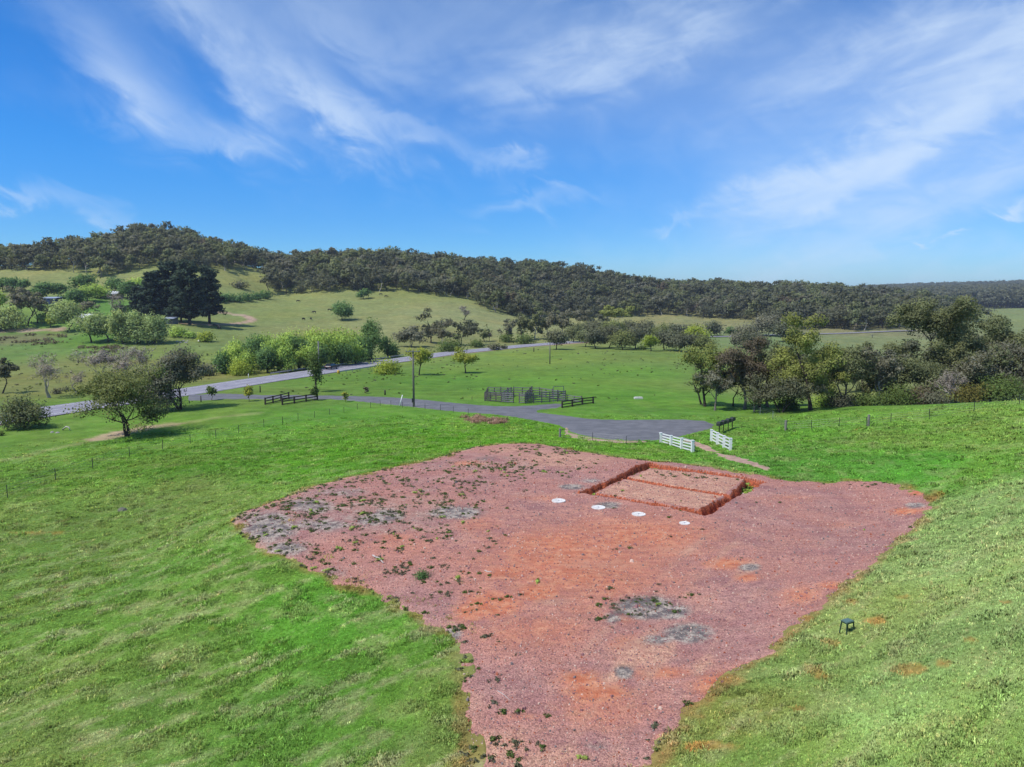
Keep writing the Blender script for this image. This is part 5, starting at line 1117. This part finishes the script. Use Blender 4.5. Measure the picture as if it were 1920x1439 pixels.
# letterboxes
W = np.array([hit(*p) for p in [(1348.5,812),(1356.5,809),(1365,806),(1373,803)]]); c = W[0].copy(); lt = tag(empty('letterbox_stand', c), 'dark stand of four letterboxes on posts beside the turning head', 'letterboxes')
dd = W[-1] - W[0]; dd /= np.linalg.norm(dd); R = np.c_[dd, np.cross([0, 0, 1.], dd), np.cross(dd, np.cross([0, 0, 1.], dd))]
for w in W:
    b = MB(); b.box(w - c + [0, 0, .42], (.09, .09, 1.04)); b.build('post', M['dark_timber'], lt)
b = MB(); b.beam(W[0] - c + [0, 0, .92] - dd * .3, W[-1] - c + [0, 0, .92] + dd * .3, .30, .05); b.build('shelf', M['dark_timber'], lt)
for w in W:
    b = MB(); L_ = np.linalg.norm(W[-1] - W[0]) / 3 * .34; h = .30; p = [(-L_, 0), (L_, 0), (L_, h)] + [(L_ * math.cos(t), h + .16 * math.sin(t)) for t in np.linspace(.3, math.pi - .3, 7)] + [(-L_, h)]
    q = MB(); q.prism(p, -.22, .22); V = np.concatenate(q.V) @ np.array(R).T + (w - c + [0, 0, .947]); b.add(V, [f for k in q.F.values() for f in k]); bx_ = b.build('letterbox', M['dark_steel'], lt)
# wire fences: star pickets, strainer posts and wires
def wire_fence(name, px, label, hgt=1.15, strain=(), wires=4, mat=None, extra=None):
    W = [hit(*p) for p in px] if extra is None else extra; c = W[0].copy(); e = tag(empty(name, c), label, 'fence')
    for i, w in enumerate(W):
        b = MB()
        if i in strain: b.tube([w - c + [0, 0, -.1], w - c + [0, 0, hgt + .15]], [.14, .13], 10); b.build('strainer_post', M['post_timber'], e)
        else: b.box(w - c + [0, 0, hgt / 2 - .05], (.05, .05, hgt + .1)); b.build('post', mat or M['dark_steel'], e)
    for k in range(wires):
        b = MB(); z = hgt * (.25 + .7 * k / (wires - 1)); b.tube([w - c + [0, 0, z] for w in W], .006, 4, False); b.build('wire', M['wire'], e)
    return W
wire_fence('wire_fence', [(-70,965),(14,931),(104,899),(174,878),(243,857),(305,843),(357,833),(405,824),(448,815),(495,802),(530,797)], 'wire fence of thin dark pickets running along the left paddock')
wire_fence('wire_fence', [(530,797),(559,788),(590,784),(618,778),(645,774),(670,768),(695,765),(713,761),(733,762),(755,765),(797,768),(826,770),(850,774),(878,778)], 'thin dark picket wire fence along the near side of the lane by the power pole', .95)
wire_fence('wire_fence', [(1050,822),(1111,829),(1174,836),(1236,832)], 'wire fence beside the turning head between a dark strainer post and the white fence', 1.05, (0,))
wire_fence('wire_fence', [(1628,800),(1670,794.5),(1742,787),(1826,773.5),(1911,757.5),(1990,745)], 'wire fence climbing the crest on the right from a tall pale strainer post', 1.15, (0,))
wire_fence('wire_fence', [(1473,808),(1521,806),(1573,802),(1624,801)], 'short wire fence between the two pale strainer posts on the right', 1.1, (0,))
W = [hit(1471,807), hit(1449,785), hit(1425,778), hit(1414,773)]
wire_fence('wire_fence', None, 'wire mesh fence running down the crest toward the gum trees', 1.1, (3,), 5, M['steel'], W)
wire_fence('wire_fence', [(500,712),(540,708),(570,718),(610,716)], 'few old fence pickets beside the highway left of the slim upright tree', 1.) if False else None
W = [at(u, D) for u, D in [(1085, 268), (1130, 268), (1175, 270), (1220, 272), (1265, 272), (1310, 270)]]
wire_fence('wire_fence', None, 'far wire fence along the back of the meadow below the dark thicket', 1.2, (), 3, M['mid_timber'], W)
def stub_post(u, v, h, mat, label, r=.09, name='post'):
    p = hit(u, v); b = MB(); b.tube([[0, 0, -.1], [0, 0, h]], [r * 1.1, r], 8); o = b.build(name, mat, None, True, p); tag(o, label, 'post'); return o
stub_post(488, 736, 1.3, M['dark_timber'], 'short dark post in the grass left of the dark rail fences', .11)
stub_post(722, 741, .9, M['dark_timber'], 'short dark stump post in the meadow between the two roads', .14)
stub_post(1001, 660, 1.7, M['dark_timber'], 'small dark post on the meadow edge near the end of the highway', .16)
stub_post(466, 709.5, 1.1, M['white_paint'], 'white roadside guide post on the far verge of the highway', .07)
stub_post(1508 / 4, 754, 1.1, M['dark_timber'], 'short dark post beside the dark young tree at the lane mouth', .09)
# power poles
def pole(u, v, top, label, arm=True, D=None, r=.16, mat='pole_timber', yaw=0.):
    p = hit(u, v) if D is None else at(u, D); D2 = p[1] * math.cos(PITCH) - (p[2] - CAMZ) * math.sin(PITCH); Hh = (float(project(p)[1]) - top) / FPX * D2
    e = tag(empty('power_pole', p, yaw), label, 'power pole'); b = MB(); b.tube([[0, 0, -.3], [0, 0, Hh * .5], [0, 0, Hh]], [r * 1.15, r, r * .8], 10); b.build('pole', M[mat], e, True)
    if arm:
        b = MB(); b.box((0, -r, Hh - .18), (2.3, .11, .13)); ar = b.build('crossarm', M['grey_timber'], e)
        for x in (-1.05, -.6, .6, 1.05):
            b = MB(); b.lathe([(.02, 0), (.05, .03), (.06, .09), (.035, .13), (.05, .16), (.02, .19)], 8, (x, -r, Hh - .115)); b.build('insulator', M['steel'], ar, True)
        b = MB(); b.tube([[-.8, -r - .03, Hh - .2], [0, -r, Hh - .9], [.8, -r - .03, Hh - .2]], .02, 5); b.build('brace', M['dark_steel'], e)
    return e, Hh, r
e, Hh, r = pole(776, 763, 657, 'tall timber power pole with a crossarm beside the lane'); b = MB(); b.box((-.05, -r - .14, 1.05), (.42, .26, .62)); b.box((-.05, -r - .15, 1.385), (.46, .30, .05)); b.build('meter_box', M['dark_steel'], e)
pole(599, 716, 640, 'pale power pole behind the slim upright tree near the highway', False, None, .15, 'grey_timber')
pole(1031, 683, 643, 'dark power pole standing in the far meadow', False)
pole(1635, 0, 628, 'distant thin power pole in the pasture beyond the gum trees', True, 430, .2)
p = hit(749, 761); b = MB(); b.tube([[0, 0, -.1], [.5, .2, 1.75]], .075, 8); tag(b.build('marker_post', M['white_paint'], None, True, p), 'white leaning marker post left of the timber power pole', 'marker post')
# guard rails on the highway bridge
def guard(px, label, term=False, n=12):
    A = np.array(px, float); t = np.linspace(0, 1, n); s = np.linspace(0, 1, len(A)); q = np.c_[np.interp(t, s, A[:, 0]), np.interp(t, s, A[:, 1])]
    W = [hit(*a) for a in q]; c = W[0].copy(); e = tag(empty('guard_rail', c), label, 'guard rail')
    for w in W:
        b = MB(); b.box(w - c + [0, 0, .40], (.12, .15, .95)); b.build('post', M['grey_timber'], e)
    b = MB()
    for i in range(n - 1):
        for z, w_ in ((.60, .05), (.70, .09), (.80, .05)): b.beam(W[i] - c + [0, -.12, z], W[i + 1] - c + [0, -.12, z], w_, .10)
    b.build('beam', M['steel'], e)
    if term:
        b = MB(); b.lathe([(.28, -.42), (.34, -.2), (.34, .2), (.28, .42)], 10, W[0] - c + [-.3, -.15, .62]); b.build('terminal', plain('yellow_terminal', (.62, .38, .05), .1, 4, .5), e, True)
guard([(508,705),(560,697),(640,687.5),(700,678),(756,669)], 'long steel guard rail on the far side of the highway before the green tree belt', n=14)
guard([(637,702),(665,697.5),(700,692),(742,685)], 'steel guard rail with a yellow end on the near side of the highway', True, 8)
# cattle yard
YC = [hit(909,752.5), hit(985,757.5), hit(1060,752), hit(1012,744), hit(915,742)]
yard = tag(empty('cattle_yard', YC[0]), 'weathered timber cattle yard with many railed pens beside the lane', 'cattle yard'); yo = YC[0].copy()
def yard_run(A, B_, n, h, rails, mat, gap=()):
    A = np.array(A); B_ = np.array(B_)
    for i in range(n + 1):
        w = A + (B_ - A) * i / n; w[2] = Hs(w[0], w[1]); hh = h * [1., .97, 1.08, 1., 1.12, .98][i % 6]; b = MB(); b.tube([w - yo + [0, 0, -.1], w - yo + [0, 0, hh]], [.10, .085], 7); b.build('post', M['mid_timber'], yard)
    for k in range(rails):
        b = MB(); z = .22 + (h - .34) * k / (rails - 1)
        for i in range(n):
            if i in gap: continue
            w = A + (B_ - A) * i / n; v = A + (B_ - A) * (i + 1) / n; w[2] = Hs(w[0], w[1]); v[2] = Hs(v[0], v[1]); sag = .03 * math.sin(i * 3.7 + k)
            b.beam(w - yo + [0, -.12, z + sag], v - yo + [0, -.12, z - sag], .05, .15)
        b.build('rail', mat, yard)
m_ = lambda i, j, f: YC[i] + (YC[j] - YC[i]) * f
yard_run(YC[0], m_(0, 1, .42), 3, 1.55, 5, M['mid_timber']); yard_run(m_(0, 1, .42), YC[1], 4, 1.7, 5, M['grey_timber'], (2,)); yard_run(YC[1], YC[2], 5, 1.85, 5, M['grey_timber'])
yard_run(YC[4], m_(4, 3, .5), 4, 1.6, 4, M['grey_timber']); yard_run(m_(4, 3, .5), YC[3], 3, 1.7, 4, M['grey_timber']); yard_run(YC[3], YC[2], 4, 1.7, 4, M['grey_timber'])
yard_run(YC[0], YC[4], 3, 1.5, 4, M['mid_timber']); yard_run(m_(0, 1, .42), m_(4, 3, .45), 3, 1.7, 5, M['grey_timber']); yard_run(YC[1], m_(4, 3, .85), 3, 1.9, 5, M['mid_timber'])
ax = (YC[2] - YC[1]) / np.linalg.norm(YC[2] - YC[1]); b = MB(); q = YC[2] - yo - ax * .4
for s_ in (0, 1): b.tube([q - ax * 2.2 * s_ + [0, -.3, -.1], q - ax * 2.2 * s_ + [0, -.3, 2.7]], .06, 6)
b.beam(q + [0, -.3, 2.66], q - ax * 2.2 + [0, -.3, 2.66], .08, .08); b.build('gate_arch', M['grey_timber'], yard)
b = MB(); q = YC[1] - yo; 
for z in (.3, .6, .9, 1.2, 1.5): b.beam(q + [-.2, -.2, z], q + ax * 1.6 + [0, -.25, z], .05, .10)
b.build('crush_panel', M['mid_timber'], yard)
yard_run(m_(2, 3, .0) + [0.3, .3, 0], hit(1092, 757) + np.array([0, 1.5, 0]), 2, 1.1, 3, M['grey_timber'])
# trough slab in the meadow, stool, lids, sticks, rocks
p = hit(1197, 748); b = MB(); b.box((0, 0, .14), (1.5, .7, .32)); b.box((0, 0, .32), (1.3, .5, .05)); tag(b.build('water_trough', M['concrete'], None, False, p, .15), 'low white concrete slab trough alone in the green meadow', 'trough')
for u, v, w, lb in [(1047.5,940,26.5,'white round concrete lid farthest left on the gravel pad'),(1122,952.5,26.5,'white round concrete lid second from the left, nearest the trench front'),(1197.5,966.5,26.5,'white round concrete lid third from the left'),(1283.5,983.5,20.5,'smallest white round concrete lid, rightmost of the four')]:
    x, y = hit0(u, v); z = float(H_pad(np.array([x]), np.array([y]))[0]); r_ = w / FPX * y / 2 * 1.01
    e = tag(empty('tank_lid', (x, y, z)), lb, 'tank lid', 'round lids on the pad'); b = MB(); b.lathe([(r_, -.1), (r_, .06), (r_ * .97, .08), (r_ * .88, .08), (r_ * .86, .062), (.02, .062)], 36); b.build('lid', M['concrete'], e)
    b = MB(); b.lathe([(.05, .072), (.05, .09), (.035, .095)], 10); b.build('knob', M['steel'], e)
p = hit(1588, 1186); st = tag(empty('stool', p, .45), 'small dark green plastic stool standing in the grass right of the pad', 'stool')
b = MB(); b.box((0, 0, .485), (.36, .27, .03), None, .96); b.box((0, 0, .465), (.40, .30, .02)); b.build('seat', M['stool_top'], st)
for sx in (-1, 1):
    for sy in (-1, 1):
        b = MB(); q0 = np.array([sx * .17, sy * .12, .46]); q1 = np.array([sx * .215, sy * .16, -.04]); b.beam(q1, q0, .045, .035); b.build('leg', M['green_plastic'], st)
for sy in (-1, 1):
    b = MB(); b.box((0, sy * .128, .43), (.34, .018, .05)); b.build('apron', M['green_plastic'], st)
for sx in (-1, 1):
    b = MB(); b.box((sx * .176, 0, .43), (.018, .24, .05)); b.build('apron', M['green_plastic'], st)
def stick(pts, r_, label, mat='wood_stick'):
    W = np.array([[*hit0(*q)] for q in pts]); Z = H_pad(W[:, 0], W[:, 1]) + .03 + r_ * .6; W = np.c_[W, Z]; c = W[0].copy(); b = MB(); b.tube(W - c, np.linspace(r_, r_ * .55, len(W)), 6); tag(b.build('stick', M[mat], None, True, c), label, 'stick')
stick([(699,1043),(704,1046),(711,1048),(716,1055),(719,1058)], .05, 'bent bleached branch lying on the weedy part of the pad')
stick([(909,1072),(915,1074.5),(923,1075)], .035, 'short pale stick lying on the orange clay patch')
stick([(933,1297),(946,1306),(956,1315)], .016, 'long thin twig lying on the pale gravel near the bottom edge')
def rocks(px, label, cat='rock', mat='rock', grp=None, nm='rock'):
    for i, (u, v, w) in enumerate(px):
        p = hit(u, v); s_ = w / FPX * p[1] / 2; r_ = np.random.default_rng(int(u * 3 + v)); bm = bpy.data.meshes.new('tmp'); 
        import bmesh
        B_ = bmesh.new(); bmesh.ops.create_icosphere(B_, subdivisions=3, radius=1.); 
        V = np.array([q.co[:] for q in B_.verts]); n_ = fbm(V[:, 0] * 1.7 + 3 * i, V[:, 1] * 1.7 + V[:, 2] * 1.3, 7 + i, 3); V *= (.7 + .6 * n_)[:, None]; V *= [s_, s_ * .75, s_ * .55]; V[:, 2] = np.maximum(V[:, 2], -.1)
        F = np.array([[q.index for q in f.verts] for f in B_.faces]); B_.free(); bpy.data.meshes.remove(bm)
        o = put(nm, mesh_np(nm, V, [F], [M[mat]]), None, p, r_.random() * 3); tag(o, label[i] if isinstance(label, list) else label, cat, grp)
rocks([(230,957,22)], ['mossy grey rock lying alone in the left paddock grass'], 'rock', 'dark_rock')
rocks([(332,641,6),(338,643,7),(344,640,6),(349,643,6),(352,640,5)], 'pale rock in the heap right of the willow row', 'rock', 'rock', 'pale rocks heaped by the willows')
rocks([(374,640,9)], ['white boulder left of the bright yellow-green shrub'], 'rock', 'concrete')
rocks([(98,811,9),(108,812,8)], ['grey rock at the end of the shade of the bushy multi-stemmed tree', 'grey rock right beside the pale log in the left paddock'], 'rock', 'rock')
p = hit(124, 808); b = MB(); b.tube([[-.5, 0, .12], [0, .1, .55], [.35, .1, .5], [.55, 0, .05]], [.12, .1, .09, .07], 7); tag(b.build('log', M['wood_stick'], None, True, p), 'pale bent log in the grass right of the bushy multi-stemmed tree', 'log')
# the shrub on the pad
x, y = hit0(792, 1086); z = float(H_pad(np.array([x]), np.array([y]))[0]); tm, cm = tree_mesh(np.random.default_rng(4), 'bush', .42, .75, .055, (B['dark'], LF['willowdark']), 900); e = tag(empty('shrub', (x, y, z)), 'small leafy green shrub growing on the gravel pad', 'shrub'); put('stem', tm, e); put('foliage', cm, e)

# ------------------------------------------------------------------ cattle, car and sheds
def cow_mesh():
    me = bpy.data.meshes.new('cow_skeleton'); P = []; E = []; R = []
    def v(p, r, par=None):
        P.append(p); R.append(r); i = len(P) - 1
        if par is not None: E.append((par, i))
        return i
    hip = v((-.75, 0, 1.12), (.30, .30)); mid = v((-.1, 0, 1.05), (.34, .36), hip); sh = v((.55, 0, 1.10), (.30, .34), mid)
    nk = v((.95, 0, 1.0), (.19, .22), sh); hd = v((1.25, 0, .62), (.14, .16), nk); mz = v((1.42, 0, .34), (.09, .10), hd)
    tl = v((-1.06, 0, 1.10), (.07, .07), hip); v((-1.14, 0, .55), (.025, .025), tl)
    for s in (-1, 1):
        a = v((.55, s * .2, .75), (.13, .13), sh); k = v((.56, s * .2, .42), (.075, .075), a); v((.55, s * .2, .02), (.06, .06), k)
        a = v((-.72, s * .2, .78), (.17, .16), hip); k = v((-.86, s * .2, .46), (.08, .08), a); v((-.78, s * .2, .02), (.06, .06), k)
        ear = v((1.18, s * .24, .74), (.05, .03), hd)
    me.from_pydata(P, E, []); o = bpy.data.objects.new('cow_skeleton', me); COL.objects.link(o)
    sk = o.modifiers.new('skin', 'SKIN'); 
    for i, q in enumerate(me.skin_vertices[0].data): q.radius = R[i]; q.use_root = (i == 0)
    ss = o.modifiers.new('sub', 'SUBSURF'); ss.levels = 1; ss.render_levels = 1
    dg = bpy.context.evaluated_depsgraph_get(); m2 = bpy.data.meshes.new_from_object(o.evaluated_get(dg)); m2.name = 'cow'; bpy.data.objects.remove(o)
    for p_ in m2.polygons: p_.use_smooth = True
    m2.materials.clear(); m2.materials.append(plain('black_hide', (.018, .016, .015), .2, 3, .7)); return m2
COWM = cow_mesh()
for u, v_, yaw, lb in [(559,567,.2,'black cow grazing highest on the left part of the hill paddock'),(589,588,2.9,'black cow left of the lone round tree, middle of three in a slanting line'),(618,584,.5,'black cow closest to the lone round tree on its left'),(569,601,1.2,'black cow left one of the pair low on the hill paddock'),(583,600.5,-1.,'black cow right one of the pair low on the hill paddock'),(714,555,3.0,'black cow left one of the pair near the small round hilltop tree'),(724,558.5,.1,'black cow right one of the pair near the small round hilltop tree')]:
    o = put('cow', COWM, None, hit(u, v_), yaw, (1.15,) * 3); tag(o, lb, 'cow', 'black cattle on the hill paddock')
for u, v_, yaw, lb in [(403,614,.4,'dark horse-like animal left one of the pair by the big pines'),(411,618,2.6,'dark animal right one of the pair standing below the big pines')]:
    o = put('cow', COWM, None, hit(u, v_), yaw, (1.1,) * 3); tag(o, lb.replace('horse-like animal', 'cow').replace('dark animal', 'dark cow'), 'cow', 'dark cattle below the pines')
def car(u, v_, yaw, label):
    p = hit(u, v_); p[2] = float(H0(p[0], p[1])) + .225; e = tag(empty('parked_car' if False else 'car', p, yaw), label, 'car')
    paint = plain('dark_car_paint', (.022, .024, .03), .05, 2, .3, .3, .5); glass = plain('car_glass', (.03, .035, .04), .05, 2, .12, 0, .6); rub = plain('tyre_rubber', (.02, .02, .02), .1, 5, .9)
    prof = [(-2.25, .45), (-2.28, .85), (-2.15, 1.05), (1.0, 1.08), (2.1, .98), (2.28, .75), (2.25, .42)]
    b = MB(); b.prism(prof, -.9, .9); body = b.build('body', paint, e)
    b = MB(); b.add([(-2.15, -.84, 1.04), (1.0, -.84, 1.06), (1.0, .84, 1.06), (-2.15, .84, 1.04), (-2.0, -.70, 1.66), (.25, -.70, 1.68), (.25, .70, 1.68), (-2.0, .70, 1.66)], [(4, 5, 6, 7), (0, 1, 5, 4), (1, 2, 6, 5), (2, 3, 7, 6), (3, 0, 4, 7)]); b.build('cabin', paint, e)
    for s in (-1, 1):
        b = MB(); b.add([(-1.9, s * .845, 1.12), (.75, s * .845, 1.14), (.25, s * .745, 1.56), (-1.8, s * .745, 1.56)], [(0, 1, 2, 3)]); w_ = b.build('side_window', glass, e)
        for x in (-1.4, 1.4):
            b = MB(); q = MB(); q.lathe([(.22, -.12), (.36, -.12), (.37, 0), (.36, .12), (.22, .12)], 16); V = np.concatenate(q.V)[:, [0, 2, 1]] + [x, s * .82, .36]; b.add(V, [f for k in q.F.values() for f in k]); wh = b.build('wheel', rub, e)
            b = MB(); q = MB(); q.lathe([(.05, .10), (.22, .125)], 12); V = np.concatenate(q.V)[:, [0, 2, 1]] * [1, s, 1] + [x, s * .82, .36]; b.add(V, [f for k in q.F.values() for f in k]); b.build('rim', M['steel'], wh)
        b = MB(); b.box((2.27, s * .62, .80), (.06, .32, .16)); b.build('headlight', M['steel'], e)
        b = MB(); b.box((-2.29, s * .72, .90), (.05, .2, .22)); b.build('tail_light', plain('red_lamp', (.35, .02, .02), .05, 2, .3), e)
    b = MB(); b.add([(.98, -.76, 1.12), (.98, .76, 1.12), (.33, .66, 1.60), (.33, -.66, 1.60)], [(0, 1, 2, 3)]); V = np.concatenate(b.V) + [.03, 0, .02]; b.V = [V]; b.build('windscreen', glass, e)
i = np.argmin(np.hypot(HX[:, 0] - hit0(622, 691)[0], HX[:, 1] - hit0(622, 691)[1])); dv = HX[i + 1] - HX[i]
car(622, 694, math.atan2(dv[1], dv[0]), 'dark car driving on the highway past the green tree belt')
def shed(u, D, w, l, h, yaw, wall, roof, label, name='shed', pitch=.12, gable=False):
    p = at(u, D); e = tag(empty(name, p, yaw), label, 'shed' if name == 'shed' else 'house')
    b = MB()
    if gable:
        b.prism([(-w / 2, -.6), (w / 2, -.6), (w / 2, h), (0, h + w * pitch), (-w / 2, h)], -l / 2, l / 2)
    else: b.prism([(-w / 2, -.6), (w / 2, -.6), (w / 2, h + w * pitch), (-w / 2, h)], -l / 2, l / 2)
    b.build('wall', wall, e); b = MB(); o_ = .35; t_ = .08
    if gable:
        z0 = h - o_ * 2 * pitch
        b.prism([(-w / 2 - o_, z0 + .02), (0, h + w * pitch + .02), (w / 2 + o_, z0 + .02), (w / 2 + o_, z0 + t_ + .02), (0, h + w * pitch + t_ + .03), (-w / 2 - o_, z0 + t_ + .02)], -l / 2 - o_, l / 2 + o_)
    else: b.prism([(-w / 2 - o_, h - o_ * pitch + .02), (w / 2 + o_, h + (w + o_) * pitch + .02), (w / 2 + o_, h + (w + o_) * pitch + t_ + .02), (-w / 2 - o_, h - o_ * pitch + t_ + .02)], -l / 2 - o_, l / 2 + o_)
    b.build('roof', roof, e)
    for k, x in enumerate((-l * .28, l * .22)):
        b = MB(); b.box((-w / 2 - .02, x, 1.1), (.06, 1.6 if k else 2.2, 1.2 if k else 2.2)); b.build('window' if k else 'door', M['dark_steel'], e)
BL = plain('blue_steel_wall', (.05, .075, .15), .1, 1, .6, .2); BR = plain('pale_blue_roof', (.36, .42, .52), .1, 1, .5, .2); WR = plain('white_roof', (.62, .62, .64), .1, 1, .5, .2); GW = plain('grey_steel_wall', (.16, .18, .2), .1, 1, .6, .2); CW = plain('cream_wall', (.42, .38, .32), .1, 1, .8)
shed(101, 428, 6, 10, 2.9, 1.45, BL, BR, 'dark blue steel shed with a pale flat roof at the homestead')
shed(217, 462, 8, 9.5, 2.1, 1.5, CW, WR, 'house with a white roof half hidden by green trees', 'house', .22, True)
shed(166, 385, 6.5, 8, 2.7, 1.4, CW, WR, 'small house with a whitish roof showing above the willow row', 'house', .25, True)
shed(321, 363, 5, 5.6, 2.4, 1.5, GW, BR, 'grey steel shed beside the big pines')

# ------------------------------------------------------------------ the air
def haze():
    zb = float(gz_sheet.min()) - 1.; zt = float(gz.max()) + 45.
    b = MB(); b.box((0, 0, (zb + zt) / 2), (14400, 14400, zt - zb)); m = bpy.data.materials.new('haze'); m.use_nodes = True; nt = m.node_tree; nt.nodes.clear()
    o = nt.nodes.new('ShaderNodeOutputMaterial'); v = nt.nodes.new('ShaderNodeVolumePrincipled'); nt.links.new(v.outputs[0], o.inputs['Volume'])
    v.inputs['Color'].default_value = (.74, .84, 1., 1); v.inputs['Density'].default_value = .0001; v.inputs['Anisotropy'].default_value = .1
    tag(b.build('haze', m), 'thin bluish haze over the distant ranges', 'haze', None, 'stuff')
haze()
scene.cycles.max_bounces = 6; scene.cycles.diffuse_bounces = 3; scene.cycles.transmission_bounces = 4; scene.cycles.volume_bounces = 0; scene.cycles.transparent_max_bounces = 8
